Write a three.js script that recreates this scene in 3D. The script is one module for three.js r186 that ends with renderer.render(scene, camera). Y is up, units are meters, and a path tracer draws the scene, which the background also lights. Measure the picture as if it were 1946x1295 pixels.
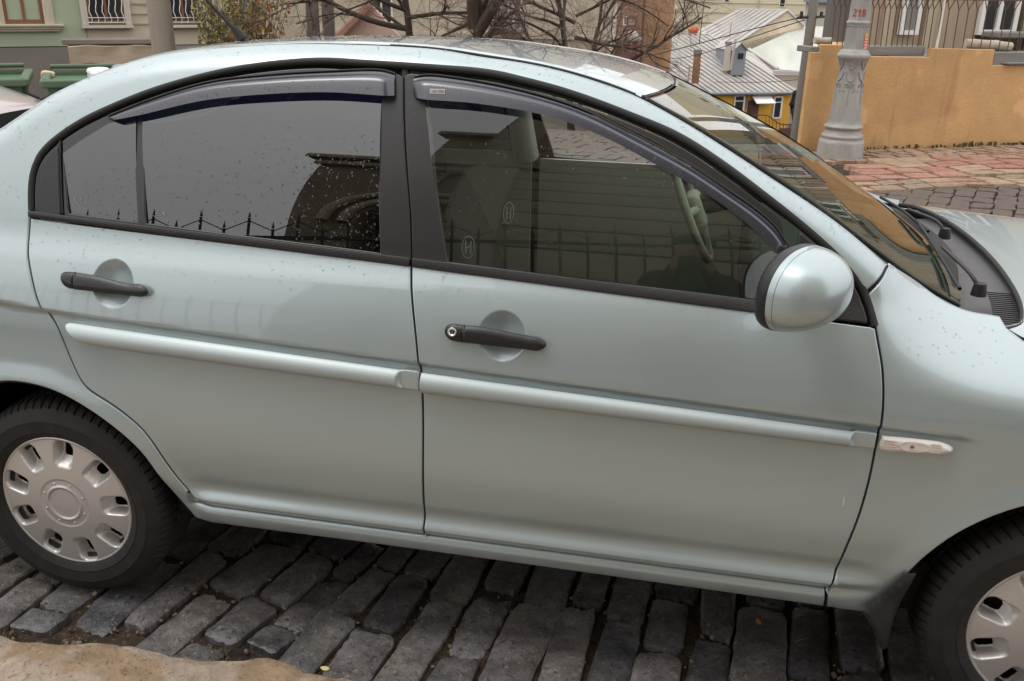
import * as THREE from 'three';
import * as BGU from 'three/addons/utils/BufferGeometryUtils.js';
import { RoundedBoxGeometry } from 'three/addons/geometries/RoundedBoxGeometry.js';
import { MarchingCubes } from 'three/addons/objects/MarchingCubes.js';

// ---------------------------------------------------------------- camera, sky, sun, exposure
const scene = new THREE.Scene();
const camera = new THREE.PerspectiveCamera(40.7, 1024 / 681, 0.05, 900);
camera.position.set(1.619, 1.639, 1.857);
camera.rotation.set(THREE.MathUtils.degToRad(-21.24), THREE.MathUtils.degToRad(11.43), THREE.MathUtils.degToRad(1.04), 'YXZ');
const renderer = new THREE.WebGLRenderer({ antialias: true });
renderer.setSize(1024, 681);
renderer.toneMapping = THREE.LinearToneMapping;
renderer.toneMappingExposure = 1.6;
renderer.shadowMap.enabled = true;

function rng(seed) { let a = seed >>> 0; return () => { a = (a + 0x6D2B79F5) | 0; let t = Math.imul(a ^ (a >>> 15), 1 | a); t = (t + Math.imul(t ^ (t >>> 7), 61 | t)) ^ t; return ((t ^ (t >>> 14)) >>> 0) / 4294967296; }; }
const clamp = (x, a, b) => Math.min(Math.max(x, a), b);
const sst = (a, b, x) => { const t = clamp((x - a) / (b - a), 0, 1); return t * t * (3 - 2 * t); };
const lerp = (a, b, t) => a + (b - a) * t;
// tileable value noise on a lattice of p x p cells
function lattice(seed) {
  const r = rng(seed), N = 64, g = new Float32Array(N * N); for (let i = 0; i < N * N; i++) g[i] = r();
  return (x, y, p) => {
    const xi = Math.floor(x), yi = Math.floor(y), fx = x - xi, fy = y - yi, u = fx * fx * (3 - 2 * fx), v = fy * fy * (3 - 2 * fy);
    const m = (k) => ((k % p) + p) % p, q = (a, b) => g[(m(a) % N) + N * (m(b) % N)];
    return lerp(lerp(q(xi, yi), q(xi + 1, yi), u), lerp(q(xi, yi + 1), q(xi + 1, yi + 1), u), v);
  };
}
function fbm(seed, base, oct, gain = 0.5) {
  const L = []; for (let i = 0; i < oct; i++) L.push(lattice(seed + i * 17));
  return (u, v) => { let s = 0, a = 1, t = 0, p = base; for (let i = 0; i < oct; i++) { s += a * L[i](u * p, v * p, p); t += a; a *= gain; p *= 2; } return s / t; };
}
const n3 = (() => { const r = rng(99), P = []; for (let i = 0; i < 4096; i++) P.push(r() * 2 - 1); const h = (x, y, z) => P[((x * 73856093) ^ (y * 19349663) ^ (z * 83492791)) & 4095]; return (x, y, z) => { const i = Math.floor(x), j = Math.floor(y), k = Math.floor(z), s = (t) => t * t * (3 - 2 * t), u = s(x - i), v = s(y - j), w = s(z - k); let o = 0; for (let a = 0; a < 2; a++) for (let b = 0; b < 2; b++) for (let c = 0; c < 2; c++) o += h(i + a, j + b, k + c) * (a ? u : 1 - u) * (b ? v : 1 - v) * (c ? w : 1 - w); return o; }; })();
function tex(n, fn, srgb, rep = 1) {
  const d = new Uint8Array(n * n * 4);
  for (let j = 0; j < n; j++) for (let i = 0; i < n; i++) { const c = fn(i / n, j / n), k = (j * n + i) * 4; if (typeof c === 'number') { d[k] = d[k + 1] = d[k + 2] = clamp(c, 0, 1) * 255; } else { d[k] = clamp(c[0], 0, 1) * 255; d[k + 1] = clamp(c[1], 0, 1) * 255; d[k + 2] = clamp(c[2], 0, 1) * 255; } d[k + 3] = 255; }
  const t = new THREE.DataTexture(d, n, n); t.wrapS = t.wrapT = THREE.RepeatWrapping; t.magFilter = THREE.LinearFilter; t.minFilter = THREE.LinearFilter; if (srgb) t.colorSpace = THREE.SRGBColorSpace; t.repeat.set(rep, rep); t.needsUpdate = true; return t;
}

// overcast sky: brighter overhead, soft cloud mottling, a paler band where the cloud is thin
{
  const w = 512, h = 256, d = new Float32Array(w * h * 4), f = fbm(5, 6, 5);
  for (let j = 0; j < h; j++) for (let i = 0; i < w; i++) {
    const el = ((j + 0.5) / h - 0.5) * Math.PI, s = Math.max(0, Math.sin(el)), k = (j * w + i) * 4;
    let L = 0.72 + 0.42 * s; L *= 0.93 + 0.14 * f(i / w, j / h);
    if (el < 0) L = 0.72 - 0.3 * Math.min(1, -el * 4);
    d[k] = L * 1.0; d[k + 1] = L * 1.0; d[k + 2] = L * 1.015; d[k + 3] = 1;
  }
  const t = new THREE.DataTexture(d, w, h, THREE.RGBAFormat, THREE.FloatType); t.mapping = THREE.EquirectangularReflectionMapping; t.magFilter = THREE.LinearFilter; t.minFilter = THREE.LinearFilter; t.needsUpdate = true;
  scene.background = t; scene.environment = t;
}
const sun = new THREE.DirectionalLight(new THREE.Color(1, 0.97, 0.92), 0.55);
sun.position.set(-14, 34, 6); sun.castShadow = true; sun.shadow.radius = 34; sun.shadow.mapSize.set(2048, 2048);
Object.assign(sun.shadow.camera, { left: -12, right: 12, top: 12, bottom: -12, near: 1, far: 90 });
scene.add(sun);

// ---------------------------------------------------------------- helpers
const used = {};
function nm(n) { const k = used[n] = (used[n] ?? -1) + 1; return k ? `${n}_${String(k).padStart(3, '0')}` : n; }
function mesh(name, geo, mat, parent = scene) { const m = new THREE.Mesh(geo, mat); m.name = parent === scene ? nm(name) : name; m.castShadow = m.receiveShadow = true; parent.add(m); return m; }
function group(name, pos = [0, 0, 0], parent = scene) { const g = new THREE.Group(); g.name = parent === scene ? nm(name) : name; g.position.set(...pos); parent.add(g); return g; }
function tag(o, label, category, grp, kind) { if (label) o.userData.label = label; if (category) o.userData.category = category; if (grp) o.userData.group = grp; if (kind) o.userData.kind = kind; return o; }
const structure = (o, label) => tag(o, label, null, null, 'structure');
const L3 = (r, g, b) => new THREE.Color().setRGB(r, g, b);
const std = (c, rough, o = {}) => new THREE.MeshStandardMaterial({ color: L3(...c), roughness: rough, ...o });
const phy = (c, rough, o = {}) => new THREE.MeshPhysicalMaterial({ color: L3(...c), roughness: rough, ...o });
const merge = (list) => BGU.mergeGeometries(list.map((g) => { const h = g.index ? g.toNonIndexed() : g.clone(); for (const k of Object.keys(h.attributes)) if (!['position', 'normal', 'uv'].includes(k)) h.deleteAttribute(k); if (!h.attributes.uv) h.setAttribute('uv', new THREE.BufferAttribute(new Float32Array(h.attributes.position.count * 2), 2)); return h; }));
const V = (x, y, z) => new THREE.Vector3(x, y, z);
function box(w, h, d, x, y, z, ry = 0) { const g = new THREE.BoxGeometry(w, h, d); if (ry) g.rotateY(ry); g.translate(x, y, z); return g; }
function rbox(w, h, d, r, x = 0, y = 0, z = 0) { const g = new RoundedBoxGeometry(w, h, d, 2, r); g.translate(x, y, z); return g; }
function tube(pts, r, n = 24, seg = 8, closed = false) { return new THREE.TubeGeometry(new THREE.CatmullRomCurve3(pts.map((p) => V(...p)), closed), n, r, seg, closed); }
function cyl(r1, r2, h, x, y, z, seg = 20) { const g = new THREE.CylinderGeometry(r1, r2, h, seg); g.translate(x, y, z); return g; }
function between(a, b, r1, r2 = r1, seg = 8) { const A = V(...a), B = V(...b), g = new THREE.CylinderGeometry(r2, r1, A.distanceTo(B), seg); g.translate(0, A.distanceTo(B) / 2, 0); g.applyQuaternion(new THREE.Quaternion().setFromUnitVectors(V(0, 1, 0), B.clone().sub(A).normalize())); g.translate(...a); return g; }
function geoFrom(pos, idx, nor, uv) { const g = new THREE.BufferGeometry(); g.setAttribute('position', new THREE.Float32BufferAttribute(pos, 3)); if (nor) g.setAttribute('normal', new THREE.Float32BufferAttribute(nor, 3)); if (uv) g.setAttribute('uv', new THREE.Float32BufferAttribute(uv, 2)); g.setIndex(idx); if (!nor) g.computeVertexNormals(); return g; }
// grid surface: f(i/n, j/m) -> [x, y, z]
function sheet(n, m, f, uvf) { const p = [], ix = [], uv = []; for (let j = 0; j <= m; j++) for (let i = 0; i <= n; i++) { p.push(...f(i / n, j / m)); uv.push(...(uvf ? uvf(i / n, j / m) : [i / n, j / m])); } for (let j = 0; j < m; j++) for (let i = 0; i < n; i++) { const a = j * (n + 1) + i; ix.push(a, a + 1, a + n + 2, a, a + n + 2, a + n + 1); } return geoFrom(p, ix, null, uv); }
const D = {
  C1: [[-0.013, 1.089], [-0.018, 1.138], [-0.017, 1.182], [-0.006, 1.217], [0.019, 1.242], [0.057, 1.27], [0.112, 1.305], [0.183, 1.337], [0.286, 1.378], [0.389, 1.409], [0.49, 1.433], [0.617, 1.452], [0.718, 1.46], [0.819, 1.458], [0.921, 1.456], [1.049, 1.451], [1.128, 1.447], [1.193, 1.436], [1.294, 1.417], [1.395, 1.39], [1.493, 1.359], [1.566, 1.333], [1.672, 1.276], [1.749, 1.229], [1.822, 1.183], [1.896, 1.131], [1.956, 1.081], [1.982, 1.048], [1.998, 1.003], [2.005, 0.984]],
  REARGAP: [[-0.012, 1.074], [-0.014, 1.025], [0.013, 0.944], [0.042, 0.867], [0.074, 0.826], [0.097, 0.759], [0.121, 0.701], [0.138, 0.671], [0.189, 0.643], [0.231, 0.619], [0.298, 0.562], [0.354, 0.446], [0.392, 0.383], [0.421, 0.354], [0.442, 0.35]],
  BGAP: [[0.987, 1.033], [0.998, 0.974], [1.012, 0.905], [1.024, 0.825], [1.029, 0.756], [1.032, 0.6], [1.027, 0.437], [1.026, 0.353]],
  FGAP: [[2.005, 0.984], [2.012, 0.957], [2.024, 0.916], [2.033, 0.862], [2.038, 0.805], [2.038, 0.752], [2.037, 0.668], [2.03, 0.586], [2.017, 0.5], [2.001, 0.393], [1.991, 0.343]],
  SILLBOT: [[0.327, 0.242], [0.424, 0.292], [0.836, 0.301], [1.281, 0.301], [1.755, 0.296], [1.994, 0.294], [2.082, 0.286]],
  RARCH: [[-0.217, 0.612], [-0.107, 0.657], [-0.035, 0.663], [0.054, 0.652], [0.14, 0.617], [0.218, 0.567], [0.28, 0.505], [0.31, 0.435], [0.333, 0.394], [0.365, 0.335], [0.386, 0.3]],
  FARCH: [[2.104, 0.332], [2.122, 0.384], [2.144, 0.421], [2.172, 0.428], [2.204, 0.508], [2.249, 0.568], [2.298, 0.606], [2.347, 0.637], [2.438, 0.663]],
  QGLASS: [[0.073, 1.239], [0.095, 1.094], [0.283, 1.092], [0.254, 1.317], [0.191, 1.318]],
  RGLASS: [[0.281, 1.342], [0.311, 1.088], [0.53, 1.073], [0.791, 1.063], [0.909, 1.057], [0.87, 1.416], [0.712, 1.422], [0.527, 1.404], [0.381, 1.372]],
  FGLASS: [[0.99, 1.409], [1.031, 1.234], [1.073, 1.051], [1.389, 1.035], [1.656, 1.026], [1.751, 1.02], [1.83, 1.018], [1.813, 1.133], [1.756, 1.193], [1.632, 1.27], [1.515, 1.327], [1.394, 1.375], [1.274, 1.408], [1.13, 1.425]],
  SAIL: [[1.814, 1.179], [1.815, 1.117], [1.83, 1.015]],
  RVT: [[0.185, 1.316], [0.281, 1.354], [0.437, 1.402], [0.595, 1.424], [0.75, 1.437], [0.876, 1.443], [0.905, 1.436]],
  RVB: [[0.198, 1.311], [0.285, 1.329], [0.443, 1.367], [0.602, 1.387], [0.756, 1.397], [0.873, 1.395], [0.912, 1.394]],
  FVT: [[0.951, 1.43], [0.964, 1.436], [1.069, 1.431], [1.233, 1.407], [1.356, 1.376], [1.477, 1.328], [1.595, 1.277], [1.676, 1.233], [1.751, 1.190], [1.795, 1.155], [1.812, 1.130]],
  FVB: [[0.957, 1.393], [0.996, 1.39], [1.107, 1.387], [1.279, 1.367], [1.399, 1.333], [1.52, 1.282], [1.636, 1.228], [1.737, 1.166], [1.80, 1.112]],
  RHAND: [[0.105, 0.948], [0.109, 0.962], [0.188, 0.964], [0.299, 0.951], [0.326, 0.953], [0.348, 0.942], [0.352, 0.935], [0.337, 0.922], [0.306, 0.921], [0.196, 0.923], [0.12, 0.929]],
  FHAND: [[1.084, 0.91], [1.095, 0.925], [1.137, 0.925], [1.166, 0.926], [1.279, 0.915], [1.304, 0.913], [1.324, 0.899], [1.306, 0.882], [1.274, 0.882], [1.166, 0.884], [1.094, 0.89]],
  FENDTOP: [[2.005, 0.984], [1.998, 1.003], [1.982, 1.048], [2.032, 1.1], [2.165, 1.009], [2.229, 0.985], [2.296, 0.976], [2.306, 0.956], [2.329, 0.948]],
  C2: [[-0.163, 1.264], [-0.088, 1.31], [-0.015, 1.358], [0.057, 1.392], [0.13, 1.421], [0.2, 1.445], [0.271, 1.462], [0.378, 1.478], [0.485, 1.488], [0.619, 1.498], [0.781, 1.501], [0.943, 1.499], [1.028, 1.494], [1.071, 1.486], [1.176, 1.477], [1.28, 1.462], [1.383, 1.438], [1.475, 1.411], [1.509, 1.395], [1.571, 1.367], [1.65, 1.327], [1.747, 1.274], [1.836, 1.226], [1.926, 1.174], [2.046, 1.086]],
};
// ---------------------------------------------------------------- the saloon car: its side is one smooth surface z = S(x, y), x forwards, z towards the kerb
const PRY = [0.20, 0.26, 0.285, 0.337, 0.353, 0.363, 0.375, 0.405, 0.45, 0.55, 0.68, 0.80, 0.86, 0.92, 0.98, 1.04, 1.09, 1.20, 1.32, 1.44, 1.48, 1.55];
const PRZ = [-0.14, -0.085, -0.042, -0.017, -0.024, -0.0165, -0.009, -0.0225, -0.013, 0, 0.004, 0, -0.010, -0.026, -0.050, -0.085, -0.100, -0.138, -0.190, -0.252, -0.276, -0.325];
const PRM = (() => { const h = [], d = []; for (let i = 0; i < PRY.length - 1; i++) { h.push(PRY[i + 1] - PRY[i]); d.push((PRZ[i + 1] - PRZ[i]) / h[i]); } const m = [d[0]]; for (let i = 1; i < PRY.length - 1; i++) m.push(d[i - 1] * d[i] <= 0 ? 0 : 2 * d[i - 1] * d[i] / (d[i - 1] + d[i])); m.push(d[d.length - 1]); return m; })();
function prof(y) { const X = PRY; y = clamp(y, X[0], X[X.length - 1]); let i = 0; while (i < X.length - 2 && y > X[i + 1]) i++; const h = X[i + 1] - X[i], t = (y - X[i]) / h; return (2 * t ** 3 - 3 * t * t + 1) * PRZ[i] + (t ** 3 - 2 * t * t + t) * h * PRM[i] + (-2 * t ** 3 + 3 * t * t) * PRZ[i + 1] + (t ** 3 - t * t) * h * PRM[i + 1]; }
const PLA = prof(0.28), PLB = prof(0.46);
function S(x, y) {
  let z = prof(y);
  if (y > 0.28 && y < 0.46) { const k = Math.max(sst(0.455, 0.36, x), sst(2.02, 2.12, x)); if (k > 0) z = lerp(z, lerp(PLA, PLB, Math.pow((y - 0.28) / 0.18, 0.6)), k); }
  if (x > 1.9) z -= 0.06 * (x - 1.9) ** 2;
  if (x < 0.3) z -= 0.06 * (x - 0.3) ** 2;
  const y0 = 0.84 - 0.1 * (x - 2.27);
  if (x > 2 && y > y0) z -= 10 * sst(2.0, 2.28, x) * (y - y0) ** 2;
  return z;
}
function resample(pts, n, passes = 0, closed = false) {
  const c = new THREE.CatmullRomCurve3(pts.map((p) => V(p[0], p[1], p[2] ?? 0)), closed, 'centripetal'); c.arcLengthDivisions = 400;
  let q = c.getSpacedPoints(n); if (closed) q.pop();
  for (let k = 0; k < passes; k++) q = q.map((p, i) => (i && i < q.length - 1) || closed ? p.clone().multiplyScalar(2).add(q[(i + q.length - 1) % q.length]).add(q[(i + 1) % q.length]).multiplyScalar(0.25) : p);
  return q.map((p) => pts[0].length > 2 ? [p.x, p.y, p.z] : [p.x, p.y]);
}
function distTo(line, x, y) { let b = 1e9; for (let i = 0; i < line.length - 1; i++) { const ax = line[i][0], ay = line[i][1], dx = line[i + 1][0] - ax, dy = line[i + 1][1] - ay, t = clamp(((x - ax) * dx + (y - ay) * dy) / (dx * dx + dy * dy + 1e-12), 0, 1), ex = x - ax - t * dx, ey = y - ay - t * dy, e = ex * ex + ey * ey; if (e < b) b = e; } return Math.sqrt(b); }
const area2 = (p) => { let a = 0; for (let i = 0; i < p.length; i++) { const q = p[(i + 1) % p.length]; a += p[i][0] * q[1] - q[0] * p[i][1]; } return a / 2; };
const clean = (p) => { const o = []; for (const q of p) if (!o.length || Math.hypot(q[0] - o[o.length - 1][0], q[1] - o[o.length - 1][1]) > 1e-4) o.push(q); while (o.length > 2 && Math.hypot(o[0][0] - o[o.length - 1][0], o[0][1] - o[o.length - 1][1]) < 1e-4) o.pop(); return o; };
function normals2(p) { const s = Math.sign(area2(p)), n = p.length, o = []; for (let i = 0; i < n; i++) { const a = p[(i + n - 1) % n], b = p[i], c = p[(i + 1) % n]; let x1 = (b[1] - a[1]), y1 = -(b[0] - a[0]), x2 = (c[1] - b[1]), y2 = -(c[0] - b[0]); const l1 = Math.hypot(x1, y1) || 1, l2 = Math.hypot(x2, y2) || 1; x1 /= l1; y1 /= l1; x2 /= l2; y2 /= l2; let x = x1 + x2, y = y1 + y2; const l = Math.hypot(x, y) || 1; x /= l; y /= l; const c0 = clamp(x * x1 + y * y1, 0.5, 1); o.push([s * x, s * y, 1 / c0]); } return o; }
const offset2 = (p, d) => { const n = normals2(p); return p.map((q, i) => [q[0] + n[i][0] * d * n[i][2], q[1] + n[i][1] * d * n[i][2]]); };
function densify(p, step) { const o = []; for (let i = 0; i < p.length; i++) { const a = p[i], b = p[(i + 1) % p.length], l = Math.hypot(b[0] - a[0], b[1] - a[1]), k = Math.max(1, Math.ceil(l / step)); for (let j = 0; j < k; j++) o.push([lerp(a[0], b[0], j / k), lerp(a[1], b[1], j / k)]); } return o; }
function clipHalf(p, ax, v, keepAbove) { const o = [], ins = (q) => keepAbove ? q[ax] >= v - 1e-9 : q[ax] <= v + 1e-9; for (let i = 0; i < p.length; i++) { const a = p[i], b = p[(i + 1) % p.length], ia = ins(a), ib = ins(b); if (ia) o.push(a); if (ia !== ib) { const t = (v - a[ax]) / (b[ax] - a[ax]); const q = [lerp(a[0], b[0], t), lerp(a[1], b[1], t)]; q[ax] = v; o.push(q); } } return o; }
function lines(lo, hi, step, dense = []) { const o = []; let x = lo; while (x < hi) { o.push(x); let s = step; for (const [a, b, d] of dense) if (x >= a - step && x <= b) s = Math.min(s, d); x += s; } o.push(hi); return o; }
function surfNormal(f, x, y, e = 0.0012) { const gx = (f(x + e, y) - f(x - e, y)) / (2 * e), gy = (f(x, y + e) - f(x, y - e)) / (2 * e), l = Math.hypot(gx, gy, 1); return [-gx / l, -gy / l, 1 / l]; }
// a pressed panel: the outline (and holes) in (x, y), curved to z = f(x, y), its edges rolled over by radius r and returned inwards by depth
function panel({ outer, holes = [], f, step = 0.02, dx = [], dy = [], r = 0.003, depth = 0.014, gap = 0, es = 0.012 }) {
  const pos = [], nor = [], idx = [];
  const loops = [outer, ...holes].map((l, k) => { let q = densify(clean(l), es); if (gap) q = offset2(q, k ? gap : -gap); return { rim: q, n: normals2(q), sgn: k ? -1 : 1 }; });
  const flat = loops.map((l) => l.rim.map((q, i) => [q[0] - l.sgn * l.n[i][0] * r * l.n[i][2], q[1] - l.sgn * l.n[i][1] * r * l.n[i][2]]));
  let poly = area2(flat[0]) > 0 ? flat[0] : flat[0].slice().reverse();
  for (let h = 1; h < flat.length; h++) {           // cut each hole in by a bridge
    const H = area2(flat[h]) < 0 ? flat[h] : flat[h].slice().reverse(); let best = 1e9, bi = 0, bj = 0;
    for (let i = 0; i < poly.length; i++) for (let j = 0; j < H.length; j++) { const e = (poly[i][0] - H[j][0]) ** 2 + (poly[i][1] - H[j][1]) ** 2; if (e < best) { best = e; bi = i; bj = j; } }
    const ux = H[bj][0] - poly[bi][0], uy = H[bj][1] - poly[bi][1], ul = Math.hypot(ux, uy) || 1, sh = (q) => [q[0] - uy / ul * 2e-5, q[1] + ux / ul * 2e-5];
    poly = [...poly.slice(0, bi + 1), ...H.slice(bj), ...H.slice(0, bj), sh(H[bj]), sh(poly[bi]), ...poly.slice(bi + 1)];
  }
  let x0 = 1e9, x1 = -1e9, y0 = 1e9, y1 = -1e9; for (const q of poly) { x0 = Math.min(x0, q[0]); x1 = Math.max(x1, q[0]); y0 = Math.min(y0, q[1]); y1 = Math.max(y1, q[1]); }
  const X = lines(x0, x1, step, dx), Y = lines(y0, y1, step, dy), cache = new Map();
  const put = (x, y) => { const k = Math.round(x * 1e6) + ',' + Math.round(y * 1e6); let i = cache.get(k); if (i === undefined) { i = pos.length / 3; pos.push(x, y, f(x, y)); nor.push(...surfNormal(f, x, y)); cache.set(k, i); } return i; };
  for (let i = 0; i < X.length - 1; i++) {
    const col = clipHalf(clipHalf(poly, 0, X[i], true), 0, X[i + 1], false); if (col.length < 3) continue;
    for (let j = 0; j < Y.length - 1; j++) {
      let c = clipHalf(clipHalf(col, 1, Y[j], true), 1, Y[j + 1], false); if (c.length < 3) continue; c = clean(c); if (c.length < 3 || Math.abs(area2(c)) < 1e-9) continue;
      const v = c.map((q) => new THREE.Vector2(q[0], q[1])), ids = c.map((q) => put(q[0], q[1]));
      for (const t of THREE.ShapeUtils.triangulateShape(v, [])) { const a = c[t[0]], b = c[t[1]], d = c[t[2]], ar = (b[0] - a[0]) * (d[1] - a[1]) - (d[0] - a[0]) * (b[1] - a[1]); if (Math.abs(ar) < 1e-12) continue; if (ar > 0) idx.push(ids[t[0]], ids[t[1]], ids[t[2]]); else idx.push(ids[t[0]], ids[t[2]], ids[t[1]]); }
    }
  }
  loops.forEach((l, k) => {                         // rolled edge
    const F = flat[k], n = F.length, K = r > 0.006 ? 6 : 3, rings = [];
    for (let s = 0; s <= K + 1; s++) {
      const a = Math.min(1, s / K) * Math.PI / 2, o = r * Math.sin(a), dz = s <= K ? r * (1 - Math.cos(a)) : Math.max(depth, r), ring = [];
      for (let i = 0; i < n; i++) { const nx = l.sgn * l.n[i][0], ny = l.sgn * l.n[i][1], q = F[i], z = f(q[0], q[1]), N = surfNormal(f, q[0], q[1]); ring.push(pos.length / 3); pos.push(q[0] + nx * o * l.n[i][2] - N[0] * dz, q[1] + ny * o * l.n[i][2] - N[1] * dz, z - N[2] * dz); const c = Math.cos(a), sn = Math.sin(a), v = [N[0] * c + nx * sn, N[1] * c + ny * sn, N[2] * c], ll = Math.hypot(...v); nor.push(v[0] / ll, v[1] / ll, v[2] / ll); }
      rings.push(ring);
    }
    const ccw = area2(F) * l.sgn > 0;
    for (let s = 0; s < rings.length - 1; s++) for (let i = 0; i < n; i++) { const a = rings[s][i], b = rings[s][(i + 1) % n], c = rings[s + 1][(i + 1) % n], d = rings[s + 1][i]; if (ccw) idx.push(a, d, c, a, c, b); else idx.push(a, c, d, a, b, c); }
  });
  const uv = []; for (let i = 0; i < pos.length; i += 3) uv.push(pos[i], pos[i + 1]);
  return geoFrom(pos, idx, nor, uv);
}
function mirrored(g) { const m = g.clone(), p = m.attributes.position, n = m.attributes.normal; for (let i = 0; i < p.count; i++) { p.setY(i, p.getY(i) - 0.04 * sst(0.9, 1.4, p.getY(i))); p.setZ(i, -1.695 - p.getZ(i)); n.setZ(i, -n.getZ(i)); } if (m.index) { const ix = m.index.array; for (let i = 0; i < ix.length; i += 3) { const t = ix[i]; ix[i] = ix[i + 1]; ix[i + 1] = t; } } return m; }
const car = group('parked_saloon_car');
tag(car, 'pale silver green saloon car with black door handles and rain-spotted dark windows parked on cobblestones', 'car');
const M = {};
{
  M.paint = phy([0.405, 0.475, 0.485], 0.39, { metalness: 0.48, clearcoat: 1, clearcoatRoughness: 0.03 });
  M.silver = phy([0.45, 0.51, 0.51], 0.54, { metalness: 0.5, clearcoat: 0.35, clearcoatRoughness: 0.25 });
  const gr = fbm(41, 32, 3), grain = tex(256, (u, v) => gr(u, v)); grain.repeat.set(6, 6);
  M.trim = std([0.022, 0.021, 0.021], 0.42, { bumpMap: grain, bumpScale: 0.0004 });
  M.sash = phy([0.022, 0.021, 0.021], 0.34, { clearcoat: 0.25, clearcoatRoughness: 0.3 });
  M.rubber = std([0.012, 0.012, 0.012], 0.62);
  M.black = std([0.006, 0.006, 0.006], 0.9);
  M.handle = std([0.014, 0.0135, 0.0135], 0.36, { bumpMap: grain, bumpScale: 0.0003 });
  M.visor = phy([0.035, 0.038, 0.085], 0.28, { transmission: 0.7, thickness: 0, ior: 1.85 });
  M.glass = phy([0.88, 0.895, 0.85], 0.0, { transmission: 1, thickness: 0, ior: 1.72 });
  M.farglass = phy([0.98, 0.99, 0.95], 0.0, { transmission: 1, thickness: 0, ior: 1.5 });
  M.tint = phy([0.035, 0.036, 0.036], 0.0, { transmission: 1, thickness: 0, ior: 2.05 });
  M.screen = phy([0.46, 0.6, 0.44], 0.0, { transmission: 1, thickness: 0, ior: 1.5 });
  M.chrome = std([0.7, 0.7, 0.7], 0.15, { metalness: 1 });
  M.cabin = std([0.40, 0.395, 0.37], 0.8); M.cabindark = std([0.03, 0.03, 0.027], 0.85); M.seat = std([0.045, 0.045, 0.042], 0.95);
  M.ribs = std([0.62, 0.47, 0.40], 0.4); M.under = std([0.01, 0.01, 0.01], 0.9);
  const ty = fbm(51, 16, 4), tyr = tex(256, (u, v) => { const k = 0.85 + 0.5 * (ty(u, v) - 0.5); return [0.165 * k, 0.155 * k, 0.15 * k]; }, true);
  M.tyre = std([1, 1, 1], 0.72, { map: tyr });
  M.cap = phy([0.56, 0.54, 0.52], 0.38, { metalness: 0.5, clearcoat: 0.3, clearcoatRoughness: 0.3 });
  M.steel = std([0.05, 0.048, 0.046], 0.6, { metalness: 0.4 });
}
// curves of the bodywork in (x, y)
const C1 = resample(D.C1, 110, 5), C2 = resample(D.C2, 110, 5);
const rearGap = resample(D.REARGAP, 60, 3), bGap = resample([[0.922, 1.454], [0.947, 1.298], [0.979, 1.123], ...D.BGAP], 60, 3), frontGap = resample(D.FGAP, 50, 3);
const bGapLow = bGap.filter((p) => p[1] < 1.036);
const arcF = []; for (let a = 0; a <= 180; a += 4) arcF.push([2.5 + 0.371 * Math.cos(a * Math.PI / 180), 0.296 + 0.371 * Math.sin(a * Math.PI / 180)]);
const arcR = resample([[-0.372, 0.29], [-0.36, 0.40], [-0.30, 0.52], ...D.RARCH], 60, 3);
const beltTop = (x) => 1.0925 - 0.0415 * x, beltBot = (x) => 1.0755 - 0.0455 * x;
const creaseY = (x) => 0.8715 - 0.041 * x;
const C1x = (x) => { let b = 0; for (let i = 0; i < C1.length - 1; i++) if (C1[i][0] <= x && C1[i + 1][0] >= x) { const t = (x - C1[i][0]) / (C1[i + 1][0] - C1[i][0] + 1e-9); b = Math.max(b, lerp(C1[i][1], C1[i + 1][1], t)); } return b; };
const bowls = [[0.243, 0.941, 0.056], [1.216, 0.902, 0.055]];
function SD(x, y) {                                    // side with its crease, wheel-arch lips and the dished handle recesses
  let z = S(x, y); const u = y - creaseY(x);
  if (u < 0) z -= 0.017 * sst(0, 0.021, -u) * (1 - sst(0.07, 0.3, -u)) * (1 - sst(2.16, 2.26, x));
  if (y < 0.8) {
    if (x > 1.95) { const d = Math.hypot(x - 2.5, y - 0.296) - 0.371; if (d < 0.06) z += 0.010 * (1 - sst(0.0, 0.06, d)) * sst(0.34, 0.46, y); }
    if (x < 0.5) { const d = distTo(arcR, x, y); if (d < 0.06) z += 0.009 * (1 - sst(0, 0.06, d)) * sst(0.34, 0.46, y); }
  }
  for (const [bx, by, R] of bowls) { const r2 = ((x - bx) ** 2 + (y - by) ** 2) / (R * R); if (r2 < 1) { z -= 0.022 * (1 - r2); } }
  return z;
}
const FIL = 0.055;
const railF = (x, y) => { let z = SD(x, y); if (x > 0.385 && x < 2.0 && y > 0.345 && y < 0.5) z -= 0.016 * sst(0.3495, 0.3545, y); if (y > 1.02 && x < 2.06) { const d = distTo(C2, x, y), e = clamp(FIL - d, 0, FIL); z -= (FIL - Math.sqrt(Math.max(0, FIL * FIL - e * e))); } return z; };
const gapBot = 0.3515, creaseDense = [[0.315, 0.41, 0.006], [0.75, 0.9, 0.007]];

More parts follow.
